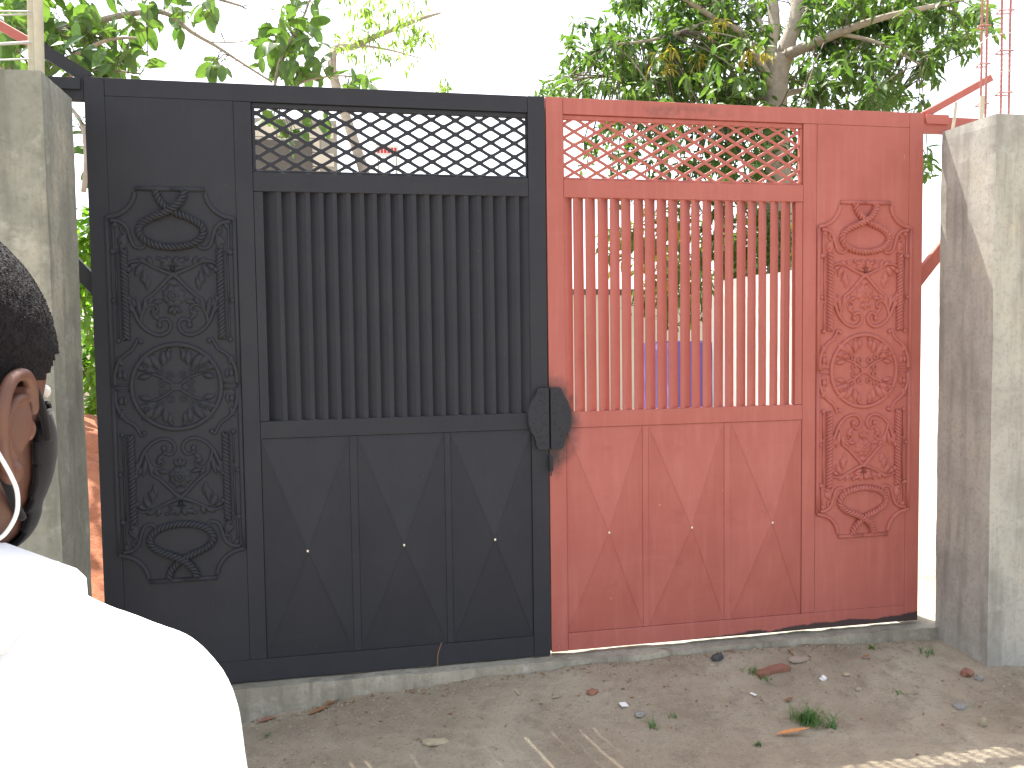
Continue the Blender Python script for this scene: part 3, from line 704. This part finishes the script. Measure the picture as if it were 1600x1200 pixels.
# pale tree further off, over the black leaf
pt = empty('pale_tree', (at(640, 560, 17).x, at(640, 560, 17).y, -.1)); tag(pt, 'thin pale tree against the bright sky above the black lattice', 'tree')
mb = MB(); b0 = Vector(pt.location)
limb(mb, [b0, b0 + Vector((-.3, 0, 3)), at(520, 110, 17), at(560, 70, 17), at(640, 35, 17), at(690, 20, 17)], .14, .02); under(mb.build('trunk', 'bark', smooth=True), pt)
mb = MB(); limb(mb, [at(560, 70, 17), at(610, 78, 17), at(660, 92, 17)], .03, .01); under(mb.build('limb', 'bark', smooth=True), pt)
lv = []
for (px, py, rad, n) in ((560, 40, 30, 12), (600, 30, 35, 14), (640, 50, 35, 12), (580, 90, 30, 12), (620, 85, 30, 9), (665, 60, 18, 5), (690, 130, 8, 3), (640, 5, 40, 12), (560, 0, 40, 12), (700, 135, 7, 2), (540, 60, 20, 8)):
    for k in range(n):
        a = rnd.uniform(0, 6.28); q = rad * math.sqrt(rnd.random()); lv += cluster(at(px + q*math.cos(a), py + q*math.sin(a), 17 + rnd.gauss(0, .6)), 8, .19, .05, .05, -.6)
tag(under(link('crown', foliage_mesh('crown', lv, 'leaf_pale'), None), pt), kind='stuff')

# broad-leaved tree at the left, every big leaf its own piece
bt = empty('broad_leaf_tree', (-3.9, 3.9, -.1)); tag(bt, 'broad leaved tree hanging over the black leaf and left pillar', 'tree')
mb = MB(); b0 = Vector((-3.9, 3.9, -.2)); b1 = at(20, 60, 7.4)
limb(mb, [b0, b0 + Vector((.1, -.1, 1.6)), b0.lerp(b1, .7), b1, at(60, -140, 7.4)], .13, .07, 10); under(mb.build('trunk', 'bark', smooth=True), bt)
tips = []
for pts, a, b in (([at(20, 60, 7.4), at(120, 40, 7.2), at(200, 22, 7), at(255, 20, 7), at(300, 50, 7), at(350, 78, 7), at(425, 128, 7)], .035, .008), ([at(20, 120, 7.4), at(110, 90, 7), at(170, 62, 6.8), at(230, 60, 6.8)], .028, .008),
                  ([at(425, 150, 7), at(440, 90, 7), at(470, 40, 7), at(490, -10, 7)], .014, .008), ([at(425, 150, 7), at(480, 125, 7), at(540, 118, 7), at(590, 130, 7)], .012, .005),
                  ([at(20, 160, 7.4), at(80, 130, 7.1), at(150, 110, 7), at(220, 115, 7)], .022, .007), ([at(60, -100, 7.4), at(160, -60, 7.2), at(280, -20, 7), at(380, 10, 7)], .03, .01), ([at(325, 65, 7), at(370, 66, 7), at(395, 62, 7)], .007, .004),
                  ([at(130, 300, 6.6), at(135, 240, 6.6), at(118, 180, 6.7), at(60, 130, 7)], .02, .012)):
    mb = MB(); P = limb(mb, pts, a, b, 6); tips += P; under(mb.build('branch', 'bark', smooth=True), bt)
big = []
for (px, py, rad, n) in ((20, 40, 50, 16), (70, 20, 40, 14), (95, 75, 40, 16), (140, 60, 40, 18), (180, 95, 34, 16), (150, 15, 40, 12), (215, 30, 26, 12), (250, 12, 26, 11), (280, 22, 24, 9), (340, 98, 13, 9), (330, 5, 22, 6), (222, 88, 16, 8), (160, 112, 22, 10),
                         (430, 40, 26, 14), (470, 20, 30, 16), (425, 85, 26, 15), (470, 70, 32, 18), (450, 115, 26, 12), (500, 98, 26, 13), (540, 120, 18, 9), (570, 128, 14, 6), (420, 190, 22, 7), (450, 215, 22, 6), (490, 180, 18, 4), (140, 200, 14, 8), (138, 260, 14, 7), (60, 115, 30, 9)):
    for k in range(n):
        a = rnd.uniform(0, 6.28); q = rad * math.sqrt(rnd.random())
        big.append((at(px + q*math.cos(a), py + q*math.sin(a), 7 + rnd.gauss(0, .25)), rnd.uniform(0, 6.28), rnd.gauss(-.55, .5), rnd.uniform(-.9, .9), rnd.uniform(.12, .20), 1))
lms = []
for k in range(5):
    L, W = 1., .46 + .06 * k
    me = bpy.data.meshes.new('leaf'); bv, bf = big_leaf(W, .10 + .07 * k, .08 + .1 * k); me.from_pydata(bv, [], bf); me.polygons.foreach_set('use_smooth', [True] * len(bf)); me.materials.append(M['leaf_big']); lms.append(me)
pet = MB()
for k, (p, az, pi_, ro, L, W) in enumerate(big[:300]):
    o = bpy.data.objects.new('leaf', lms[k % 5]); C.objects.link(o); o.location = p; o.rotation_euler = (Matrix.Rotation(az, 3, 'Z') @ Matrix.Rotation(pi_, 3, 'X') @ Matrix.Rotation(ro, 3, 'Y')).to_euler(); o.scale = (L, L, L); under(o, bt)
    e = min(tips, key=lambda t_: (t_ - p).length)
    pet.tube([p, p.lerp(e, .5) + Vector((0, 0, .02)), e], .003, 4)
tag(under(pet.build('leaf_stalk', 'twigbark'), bt), kind='stuff')
lv = [(p, a_, b_, c_, L * 1.05, L * .55) for (p, a_, b_, c_, L, W) in big[300:]]
for (px, py, rad, n) in ((-60, 0, 70, 60), (40, 50, 55, 80), (110, 50, 50, 70), (175, 70, 40, 34), (455, 60, 36, 22), (145, 230, 14, 8), (138, 330, 12, 8), (-140, 60, 90, 60), (60, -120, 120, 110), (250, -120, 120, 80), (450, -90, 80, 60), (20, 90, 40, 14), (0, 20, 40, 10)):
    for k in range(n):
        a = rnd.uniform(0, 6.28); q = rad * math.sqrt(rnd.random()); lv.append((at(px + q*math.cos(a), py + q*math.sin(a), 7.2 + rnd.gauss(0, .35)), rnd.uniform(0, 6.28), rnd.gauss(-.5, .5), rnd.uniform(-.9, .9), .18, .09))
tag(under(link('crown', foliage_mesh('crown', lv, 'leaf_big'), None), bt), kind='stuff')

# shrubs: in the gap beside the black leaf and beside the right wall
def shrub(loc, h, label, n, L, W, mat):
    t = empty('shrub', loc); tag(t, label, 'shrub'); lv = []; st = MB(); b = Vector(loc)
    for k in range(7):
        a = rnd.uniform(0, 6.28); e = b + Vector((math.cos(a) * h * .28, math.sin(a) * h * .28, h * rnd.uniform(.7, 1)))
        P = smooth_path([b, b.lerp(e, .5) + Vector((0, 0, h * .1)), e], 8); st.tube(P, [.018 - .012 * i / (len(P) - 1) for i in range(len(P))], 5)
        for q in range(n): lv += cluster(P[rnd.randint(len(P) // 5, len(P) - 1)], 4, L, W, .07, -.3)
    under(st.build('stem', 'bark'), t); tag(under(link('foliage', foliage_mesh('foliage', lv, mat), None), t), kind='stuff')
shrub((-3.05, 4.9, .3), 2.9, 'leafy bright green shrub in the gap beside the black leaf', 80, .17, .07, 'leaf_shrub')
shrub((4.9, 4.9, .0), 3.2, 'yellow green shrub above the white wall in the right gap', 22, .2, .04, 'leaf_flush')

# ------------------------------------------------------------------ litter, weeds and stones in front
def ground_at(px, py):
    d = CR @ Vector(((px - 800) / FPX, -(py - 600) / FPX, -1)); z = -.13
    for _ in range(8):
        p = CAM + d * ((z - CAM.z) / d.z); z = gzn(p.x, p.y)
    return Vector((p.x, p.y, z))
def chunk(name, px, py, size, mat, label, cat, rz=0, sub=2, bury=.25, amp=.25):
    p = ground_at(px, py); bm = bmesh.new(); bmesh.ops.create_icosphere(bm, subdivisions=sub, radius=1)
    sd = rnd.uniform(0, 50)
    for v in bm.verts:
        k = 1 + amp * nz(v.co.x * 1.4 + sd, v.co.y * 1.4, v.co.z * 1.4) * 1.6
        v.co = Vector((v.co.x * size[0] * k, v.co.y * size[1] * k, v.co.z * size[2] * k))
    me = bpy.data.meshes.new(name); bm.to_mesh(me); bm.free()
    o = link(name, me, mat); o.location = p + Vector((0, 0, size[2] * (1 - bury * 2))); o.rotation_euler = (0, 0, rz); return tag(o, label, cat)
def slab(name, px, py, outline, th, mat, label, cat, rz=0, tilt=(0, 0), lift=.002, curl=0.):
    p = ground_at(px, py); n = len(outline); m = MB(); tp = [Vector((a, b, th + curl * (a * a + b * b) * 60)) for a, b in outline]
    c = Vector((sum(q.x for q in tp) / n, sum(q.y for q in tp) / n, th))
    m.add(tp + [Vector((q.x, q.y, q.z - th)) for q in tp] + [c, c - Vector((0, 0, th))], [(i, (i+1) % n, 2*n) for i in range(n)] + [((i+1) % n + n, i + n, 2*n + 1) for i in range(n)] + [(i, i + n, (i+1) % n + n, (i+1) % n) for i in range(n)])
    o = m.build(name, mat); o.location = p + Vector((0, 0, lift)); o.rotation_euler = (tilt[0], tilt[1], rz); return tag(o, label, cat)
def poly(rx, ry, n, j, sd):
    r_ = random.Random(sd); return [(rx * math.cos(2*math.pi*k/n) * (1 + r_.uniform(-j, j)), ry * math.sin(2*math.pi*k/n) * (1 + r_.uniform(-j, j))) for k in range(n)]
slab('cardboard_scrap', 1248, 1032, poly(.058, .03, 7, .25, 2), .006, 'cardboard', 'flat tan scrap of board near the right end of the sill', 'scrap', .3, (.1, .05))
chunk('rubber_lump', 1122, 1030, (.035, .022, .02), 'slate', 'dark grey rubbery lump on the dirt before the red leaf', 'lump', .4)
chunk('pale_chip', 1113, 1040, (.012, .01, .008), 'tan', 'small pale chip beside the dark rubbery lump', 'chip')
o = rough_box('broken_brick', -.095, .095, -.03, .03, -.03, .006, 'brickred', .03, .006); p = ground_at(1205, 1048); o.location = p + Vector((0, 0, .004)); o.rotation_euler = (0, 0, .25); tag(o, 'half buried broken red brick before the red leaf', 'brick')
chunk('plastic_scrap', 1286, 1063, (.013, .011, .012), 'paper', 'crumpled bright white scrap right of the half buried brick', 'scrap', 0, 2, .05, .5)
slab('paper_scrap', 974, 1103, [(-.017, -.014), (.016, -.018), (.019, .013), (-.014, .016)], .003, 'paper', 'square white paper scrap on the darker dirt', 'scrap', .3, (.2, .1), .006)
slab('paper_scrap', 868, 1099 - 8, [(-.016, -.006), (.018, -.007), (.017, .006), (-.014, .007)], .003, 'tan', 'small cream paper scrap left of the square white one', 'scrap', .2, (.1, 0), .005)
slab('paper_scrap', 711, 1066, [(-.02, -.004), (.018, -.007), (.017, .004), (-.014, .006)], .003, 'paper', 'thin white scrap at the foot of the sill below the black leaf', 'scrap', .2, (.1, 0), .006)
slab('paper_scrap', 1177, 1087, [(-.006, -.014), (.008, -.012), (.005, .014), (-.007, .013)], .003, 'paper', 'small white sliver left of the grass tuft', 'scrap', .5, (.1, 0), .006)
chunk('tan_stone', 680, 1162, (.055, .03, .014), 'tan', 'flat tan stone in the left foreground dirt', 'stone', .1, 2, .3)
chunk('clay_lump', 925, 1082, (.03, .022, .012), 'brickred', 'reddish clay lump in the middle of the dirt', 'clay lump', .2, 2, .3)
chunk('brick_chip', 1511, 1054, (.036, .026, .02), 'brickred', 'orange brick chip at the foot of the right pillar', 'brick chip', .5)
chunk('grey_stone', 1530, 1062, (.02, .016, .016), 'stone', 'small grey stone beside the orange brick chip', 'stone', .2)
chunk('grey_stone', 1000, 1118, (.026, .02, .012), 'stone', 'grey stone right of the square white paper scrap', 'stone', .3, 2, .3)
chunk('tan_stone', 1536, 1134, (.016, .013, .024), 'tan', 'upright tan pebble at the far right of the dirt', 'stone', .2, 2, .2)
chunk('grey_stone', 1500, 1104, (.04, .03, .012), 'stone', 'wide flat grey stone before the right pillar', 'stone', .5, 2, .35)
chunk('pale_chip', 1322, 1055, (.018, .012, .009), 'tan', 'pale pebble in the dark damp patch right of the white scrap', 'stone')
chunk('pale_chip', 1342, 1078, (.016, .011, .008), 'cardboard', 'tan pebble at the lower edge of the damp patch', 'stone')
def dry_leaf(px, py, L, W, rz, mat, label):
    p = ground_at(px, py); me = bpy.data.meshes.new('dry_leaf'); me.from_pydata(leaf_verts(L, W, .5, -.12).tolist(), [], LEAF_F)
    o = link('dry_leaf', me, mat); o.location = p + Vector((0, 0, .008)); o.rotation_euler = (.05, .1, rz); tag(o, label, 'leaf')
dry_leaf(1210, 1150, .15, .028, -1.75, 'orangeleaf', 'long orange dry leaf below the grass tuft')
dry_leaf(1225, 1098, .055, .018, -1.4, 'dryleaf', 'small brown dry leaf left of the grass tuft')
dry_leaf(1345, 1030, .05, .02, -1.6, 'dryleaf', 'brown dry leaf near the right end of the sill')
dry_leaf(480, 1120, .11, .03, -1.2, 'dryleaf', 'curled brown dry leaf at the foot of the sill under the black leaf')
dry_leaf(505, 1106, .12, .035, -1.0, 'dryleaf', 'largest brown dry leaf at the foot of the sill under the black leaf')
dry_leaf(400, 1132, .09, .03, -1.5, 'brickred', 'reddish dry leaf beside the white shirt sleeve')
def twig(pxs, r, label, mat='twig'):
    P = [ground_at(*q) + Vector((0, 0, .007)) for q in pxs]; tag(MB().tube(smooth_path(P, 4), r, 5).build('twig', mat), label, 'twig')
twig(((781, 1047), (796, 1051), (810, 1056)), .0035, 'pale straw lying at the foot of the sill near the seam')
twig(((806, 1080), (811, 1087)), .004, 'tiny pale straw below the longer straw')
twig(((1092, 1018), (1106, 1024)), .004, 'short dark twig left of the rubbery lump', 'dryleaf')
twig(((1224, 1012), (1234, 1020), (1240, 1026)), .0035, 'thin brown twig above the board scrap', 'dryleaf')
p = onY(684, 1042, -.066); q = onY(690, 1004, -.02)
tag(MB().tube(smooth_path([p, p.lerp(q, .5) + Vector((-.008, 0, 0)), q], 5), .0022, 5).build('dry_stalk', 'dryleaf'), 'thin dry stalk leaning on the foot of the black leaf', 'stalk')
def tuft(px, py, n, h, label, spread=.02, flop=.7):
    p = ground_at(px, py); m = MB(); t = None
    for k in range(n):
        a = rnd.uniform(0, 6.28); b = Vector((rnd.gauss(0, spread), rnd.gauss(0, spread), 0)); L = h * rnd.uniform(.5, 1.15); fl = flop * rnd.uniform(.4, 1.3); d = Vector((math.cos(a), math.sin(a), 0)); q = Vector((-d.y, d.x, 0))
        wd = .0022 + .0012 * rnd.random(); P = []
        for i in range(5):
            t_ = i / 4; c = b + d * (L * fl * t_ * (.5 + .5 * t_)) + Vector((0, 0, L * (t_ - fl * .55 * t_ * t_))); P += [c - q * wd * (1 - t_ * .9), c + q * wd * (1 - t_ * .9)]
        m.add(P, [(2*i, 2*i+1, 2*i+3, 2*i+2) for i in range(4)])
    o = m.build('grass_tuft', 'grass'); o.location = p; tag(o, label, 'grass', 'grass tufts on the dirt')
tuft(1262, 1128, 150, .085, 'largest green grass tuft in the right foreground', .026, 1.0)
tuft(1300, 1138, 22, .10, 'sparse grass trailing from the right of the largest tuft', .016, 1.3)
tuft(1020, 1137, 16, .055, 'small grass tuft below the grey stone in the middle', .012, 1.)
tuft(1055, 1122, 9, .04, 'few green blades right of the small middle tuft', .01, 1.)
tuft(1190, 1060, 20, .045, 'faint weed just below the half buried brick', .022, .9)
tuft(1170, 1050, 14, .05, 'weed at the left end of the half buried brick', .018, .9)
tuft(1445, 1022, 22, .06, 'weed in the corner between sill and right pillar', .025, .8)
tuft(852, 1042, 22, .05, 'weed at the foot of the sill by the gate seam', .016, .6)
tuft(905, 1044, 14, .03, 'low weed at the foot of the sill right of the seam', .014, .8)
tuft(1362, 1014, 14, .045, 'thin weed at the foot of the sill near its right end', .008, .9)
tuft(1185, 1165, 20, .03, 'thin weed below the orange dry leaf', .005, .8)
tuft(1410, 1085, 16, .03, 'faint weed on the dirt before the right pillar', .025, 1.)
tuft(415, 1150, 10, .03, 'tiny weed beside the white sleeve', .012, 1.)
# gravel and grit, nobody could count it
gv_ = MB(); ico = bmesh.new(); bmesh.ops.create_icosphere(ico, subdivisions=1, radius=1); IV = [v.co.copy() for v in ico.verts]; IF = [tuple(v.index for v in f.verts) for f in ico.faces]; ico.free()
for k in range(3600):
    x, y = rnd.uniform(-2, 2.4), -.07 - abs(rnd.gauss(0, .6)); r_ = .0015 + .0045 * rnd.random() ** 4
    if rnd.random() < .35: x, y = x, -.07 - abs(rnd.gauss(0, .05))
    if abs(x) > 1.96 and y > -.42: continue
    z = gzn(x, y); gv_.add([Vector((x + v.x * r_ * 1.3, y + v.y * r_, z + v.z * r_ * .7 + r_ * .2)) for v in IV], IF)
tag(gv_.build('gravel', 'tan'), 'scattered pale grit and pebbles over the dirt', 'gravel', kind='stuff')

fl = MB()
for k in range(420):
    x, y = rnd.uniform(-1.9, 2.2), -.075 - abs(rnd.gauss(0, .45)); a = rnd.uniform(0, 6.28); L = rnd.uniform(.004, .014); wd = L * rnd.uniform(.2, .5)
    if rnd.random() < .4: y = -.075 - abs(rnd.gauss(0, .04))
    if abs(x) > 1.96 and y > -.42: continue
    d = Vector((math.cos(a), math.sin(a), rnd.uniform(-.2, .2))); q = Vector((-d.y, d.x, 0)); c = Vector((x, y, gzn(x, y) + .003))
    fl.add([c - d * L, c + q * wd + Vector((0, 0, .001)), c + d * L, c - q * wd + Vector((0, 0, .002))], [(0, 1, 2, 3)])
tag(fl.build('leaf_litter', 'dryleaf'), 'tiny brown flakes of dry leaf scattered over the dirt', 'leaf litter', kind='stuff')

# ------------------------------------------------------------------ person in a white shirt, seen from behind
HEAD = at(-112, 628, .635); HZ = HEAD.z; YAW = R(-22); GZ = -.165
PX, PY = HEAD.x - .018, HEAD.y - .05
person = empty('person', (PX, PY, GZ), 0); tag(person, 'person in white shirt and black mask looking at the gate, at the left edge', 'person')
def chain(mb, pts, rad, n=14):
    pts = [Vector(p) for p in pts]; mb.tube(pts, rad, n)
    for p, r_ in zip(pts, rad): mb.ell(p, (r_, r_, r_), n, 8)
HM = Matrix.Translation(HEAD) @ Matrix.Rotation(YAW, 4, 'Z') @ Matrix.Rotation(R(-4), 4, 'X')
HMi = HM.inverted()
TM = Matrix.Translation(Vector((PX, PY, 0))) @ Matrix.Rotation(R(-14), 4, 'Z')
def tb(x, y, z): return TM @ Vector((x, y, z))
def he(mb, c, r, rx=0, n=22, m=15): mb.ell(HM @ Vector(c), r, n, m, (HM.to_3x3() @ Matrix.Rotation(rx, 3, 'X')))
sh = HZ - .200                                             # shoulder height
body = MB()
he(body, (0, -.012, .030), (.077, .098, .104)); he(body, (0, .016, .035), (.067, .070, .073)); he(body, (0, .042, -.035), (.055, .050, .075)); he(body, (0, .046, -.085), (.040, .040, .035))
he(body, (0, .018, -.06), (.054, .055, .055)); he(body, (0, .099, -.025), (.014, .016, .018)); he(body, (0, .092, -.003), (.010, .014, .03)); he(body, (0, .082, .028), (.034, .013, .012)); he(body, (0, .087, -.063), (.024, .014, .012))
nk0 = HM @ Vector((0, -.02, -.06)); chain(body, [nk0, (nk0 + tb(0, -.01, sh + .03)) / 2, tb(0, -.015, sh + .02)], [.058, .056, .062], 18)
chain(body, [tb(0, 0, sh - .05), tb(0, .0, sh - .3), tb(0, 0, sh - .5)], [.075, .085, .09], 16)
for s in (-1, 1):
    chain(body, [tb(s*.03, 0, sh - .02), tb(s*.17, -.0, sh - .035), tb(s*.235, -.01, sh - .30), tb(s*.25, .06, sh - .54)], [.06, .052, .042, .028])
    hb = tb(s*.25, .065, sh - .57); chain(body, [tb(s*.25, .06, sh - .54), hb, tb(s*.25, .075, sh - .62)], [.027, .03, .032], 10)
    for k, (dy, ln) in enumerate(((-.026, .062), (-.009, .075), (.009, .08), (.026, .072))):
        b_ = tb(s*.25, .078 + dy, sh - .635); chain(body, [b_, b_ + Vector((-s*.006, .004, -ln * .5)), b_ + Vector((-s*.018, .008, -ln))], [.0095, .009, .0078], 8)
    b_ = tb(s*.245, .10, sh - .58); chain(body, [b_, b_ + Vector((0, .028, -.028)), b_ + Vector((-s*.004, .036, -.062))], [.012, .0105, .009], 8)
    chain(body, [tb(s*.09, 0, sh - .52), tb(s*.10, .01, (sh - .5 + GZ) / 2 - .02), tb(s*.105, -.01, GZ + .09), tb(s*.11, .06, GZ + .04)], [.09, .062, .042, .035])
bme = remesh(body, .0045, 5); body_o = under(link('body', bme, 'skin'), person)
# ears
def ear(s):
    mb = MB(); E = lambda y, z, x: HM @ Vector((s * x, y * 1.12, z * 1.06 - .012))
    hel = [(.016, .006, .073), (.008, .022, .079), (-.006, .030, .086), (-.022, .025, .091), (-.029, .008, .092), (-.026, -.012, .089), (-.018, -.026, .083), (-.008, -.036, .077)]
    P = smooth_path([E(*q) for q in hel], 6); mb.tube(P, [.0048] * len(P), 10)
    for q in P: mb.ell(q, (.0048,) * 3, 8, 6)
    ant = [(.004, .014, .078), (-.010, .012, .083), (-.017, -.002, .083), (-.012, -.018, .079), (-.003, -.026, .076)]
    P = smooth_path([E(*q) for q in ant], 6); mb.tube(P, .0042, 8)
    mb.ell(E(-.008, -.002, .073), (.021, .007, .029), 14, 9, HM.to_3x3() @ Matrix.Rotation(-s * .28, 3, 'Z') @ Matrix.Rotation(R(90), 3, 'Z'))
    mb.ell(E(-.004, -.036, .075), (.0065, .0095, .010), 12, 8, HM.to_3x3()); mb.ell(E(.012, -.008, .074), (.0045, .0055, .0085), 10, 7, HM.to_3x3())
    return remesh(mb, .0016, 3)
for s in (-1, 1): under(link('ear', ear(s), 'skin'), person)
for s in (-1, 1):
    under(MB().ell(HM @ Vector((s*.030, .077, .008)), (.009, .008, .007), 12, 8).build('eye', 'eye', smooth=True), person)
# hair: short shell grown from the scalp, plus cropped strands
BCO = [v.co.copy() for v in bme.vertices]; BNO = [v.normal.copy() for v in bme.vertices]; BLO = [HMi @ c for c in BCO]; BPG = [tuple(pg.vertices) for pg in bme.polygons]
def hair_at(l):                                            # l: head space
    if l.z < -.085: return False
    front = .070 - max(0, -l.z) * .9 if l.z > .035 else .045 - max(0, .035 - l.z) * 1.05
    if l.z > .055: front = .062 + (l.z - .055) * .5
    side = abs(l.x) > .045
    if l.y > front: return False
    if side and l.z < .014 and l.y > -.014 - (.014 - l.z) * .10 and l.z < .014: return l.y < -.036 + (l.z < -.05) * -.02
    return l.z > -.078 + max(0, -l.y - .06) * .2
hv, hidx, hf = [], {}, []
HOK = [q.z > -.1 and hair_at(q) for q in BLO]
for pg in BPG:
    if all(HOK[i] for i in pg):
        f = []
        for i in pg:
            if i not in hidx:
                q = BLO[i]; n = BNO[i]
                thick = .0025 + .0055 * min(1, max(0, (q.z + .07) / .09))
                hidx[i] = len(hv); hv.append(BCO[i] + n * (thick + .0006 * nz(q.x*160, q.y*160, q.z*160)))
            f.append(hidx[i])
        hf.append(tuple(f))
hme = bpy.data.meshes.new('hair'); hme.from_pydata(hv, [], hf); hme.update(); hme.polygons.foreach_set('use_smooth', [True] * len(hme.polygons))
ho = under(link('hair', hme, 'hair'), person); sd = ho.modifiers.new('s', 'SOLIDIFY'); sd.thickness = .004; sd.offset = -1
stv, stf = [], []
HC = [(pg.center.copy(), pg.normal.copy()) for pg in hme.polygons]
for k in range(22000):
    c, n = HC[rnd.randrange(len(HC))]
    jt = Vector((rnd.uniform(-1, 1), rnd.uniform(-1, 1), rnd.uniform(-1, 1))) * .003; c = c + jt - n * jt.dot(n)
    t_ = Vector((rnd.gauss(0, 1), rnd.gauss(0, 1), rnd.gauss(0, 1) - .4)); t_ = (t_ - n * t_.dot(n)).normalized(); q = n.cross(t_) * .00035
    o_ = len(stv); a = c - n * .001; b = c + n * .0006 + t_ * .0014; e = c + n * .0002 + t_ * .0028
    stv += [a - q, a + q, b + q, b - q, e]; stf += [(o_, o_+1, o_+2, o_+3), (o_+3, o_+2, o_+4)]
sme = bpy.data.meshes.new('hair_strand'); sme.from_pydata(stv, [], stf); tag(under(link('hair_strand', sme, 'hair'), person), kind='stuff')
# mask: cloth shell over the lower face, with ear loops
def mask_at(l): return l.y > .036 + max(0, -.06 - l.z) * .25 and -.125 < l.z < .0 - max(0, .075 - l.y) * .32
mv, midx, mf = [], {}, []
MOK = [q.z > -.13 and mask_at(q) for q in BLO]
for pg in BPG:
    if all(MOK[i] for i in pg):
        f = []
        for i in pg:
            if i not in midx: midx[i] = len(mv); mv.append(BCO[i] + BNO[i] * .0035)
            f.append(midx[i])
        mf.append(tuple(f))
mme = bpy.data.meshes.new('face_mask'); mme.from_pydata(mv, [], mf); mme.update(); mme.polygons.foreach_set('use_smooth', [True] * len(mme.polygons))
mo = under(link('face_mask', mme, 'mask'), person); sd = mo.modifiers.new('s', 'SOLIDIFY'); sd.thickness = .003; sd.offset = 1
for s in (-1, 1):
    E = lambda x, y, z: HM @ Vector((s * x, y, z))
    pth = smooth_path([E(.060, .050, -.030), E(.070, .033, -.010), E(.0775, .014, .010), E(.079, -.004, .024), E(.076, -.022, .020), E(.073, -.031, -.004), E(.071, -.020, -.036), E(.066, .0, -.058), E(.056, .02, -.076), E(.046, .040, -.090)], 6)
    under(MB().tube(pth, .0032, 8).build('mask_strap', 'mask', smooth=True), person)
# earphone cable on the side towards the camera
E = lambda x, y, z: HM @ Vector((x, y, z))
pth = smooth_path([at(-28, 672, .590), at(-14, 690, .582), at(2, 716, .575), at(18, 745, .572), at(27, 770, .572), at(26, 802, .572), at(10, 832, .572), at(-14, 852, .570), at(-60, 900, .565), at(-90, 1000, .56)], 7)
under(MB().tube(pth, .0015, 7).build('earphone_cable', 'cable', smooth=True), person)
# shirt
sm = MB()
for s in (-1, 1):
    chain(sm, [tb(s*.045, -.012, sh - .006), tb(s*.115, -.012, sh + .004), tb(s*.168, -.008, sh - .028)], [.066, .070, .074], 20)
    chain(sm, [tb(s*.168, -.008, sh - .028), tb(s*.212, -.015, sh - .19), tb(s*.245, -.012, sh - .34), tb(s*.255, .035, sh - .50)], [.073, .066, .060, .045], 18)
    sm.ell(tb(s*.085, -.045, sh - .17), (.105, .088, .165), 20, 14); sm.ell(tb(s*.075, .045, sh - .2), (.10, .085, .14), 20, 14)
sm.ell(tb(0, -.0, sh - .30), (.185, .130, .26), 24, 16); sm.ell(tb(0, 0, sh - .50), (.180, .130, .22), 24, 16)
chain(sm, [tb(0, 0, sh - .42), tb(0, 0, sh - .60)], [.145, .15], 20)
sm.ell(tb(0, -.028, sh - .11), (.12, .098, .15), 20, 14); sm.ell(tb(0, .03, sh - .14), (.11, .09, .14), 20, 14)
shm = remesh(sm, .006, 8)
shn = [v.normal.copy() for v in shm.vertices]
for v, vn in zip(shm.vertices, shn):
    q = v.co.copy(); k = (.0075 * nz(q.x * 7 + 3, q.y * 7, q.z * 4.5) + .004 * (1 - abs(nz(q.x * 13 + q.z * 9, q.y * 13, q.z * 6 + 4))) ** 3 + .002 * nz(q.x * 30, q.y * 30, q.z * 22)); v.co = q + vn * k
under(link('shirt', shm, 'shirt'), person)
cv = []; N = 56; prof = [(.062, .050), (.066, .057), (.073, .056), (.092, .044), (.112, .028), (.116, .022), (.117, -.006), (.113, -.010), (.108, .012), (.090, .030), (.070, .042)]
for i in range(N):
    a = 2 * math.pi * i / N
    for r_, z in prof:
        up = -.012 + .018 * -math.sin(a) * 1.0
        r_ *= 1.16; cv.append(tb(r_ * 1.02 * math.cos(a), -.012 + r_ * math.sin(a), sh + .064 + z + up + .002 * nz(math.cos(a) * 3, math.sin(a) * 3, r_ * 40)))
n = len(prof); cf = [(i*n + j, i*n + (j+1) % n, ((i+1) % N)*n + (j+1) % n, ((i+1) % N)*n + j) for i in range(N) for j in range(n)]
under(MB().add(cv, cf).build('collar', 'shirt', smooth=True), person)
tr = MB(); hip = sh - .55
for s in (-1, 1): chain(tr, [tb(s*.085, 0, hip), tb(s*.10, .01, (hip + GZ) / 2), tb(s*.108, -.005, GZ + .10)], [.115, .088, .072], 18)
tr.ell(tb(0, 0, hip), (.18, .13, .14), 20, 14); under(link('trousers', remesh(tr, .01, 6), 'trouser'), person)
for s in (-1, 1):
    fm = MB(); chain(fm, [tb(s*.11, -.05, GZ + .045), tb(s*.115, .06, GZ + .04), tb(s*.125, .17, GZ + .032)], [.044, .042, .034], 14)
    fme = remesh(fm, .006, 4)
    for v in fme.vertices: v.co.z = max(v.co.z, GZ + .002)
    under(link('shoe', fme, 'shoe'), person)
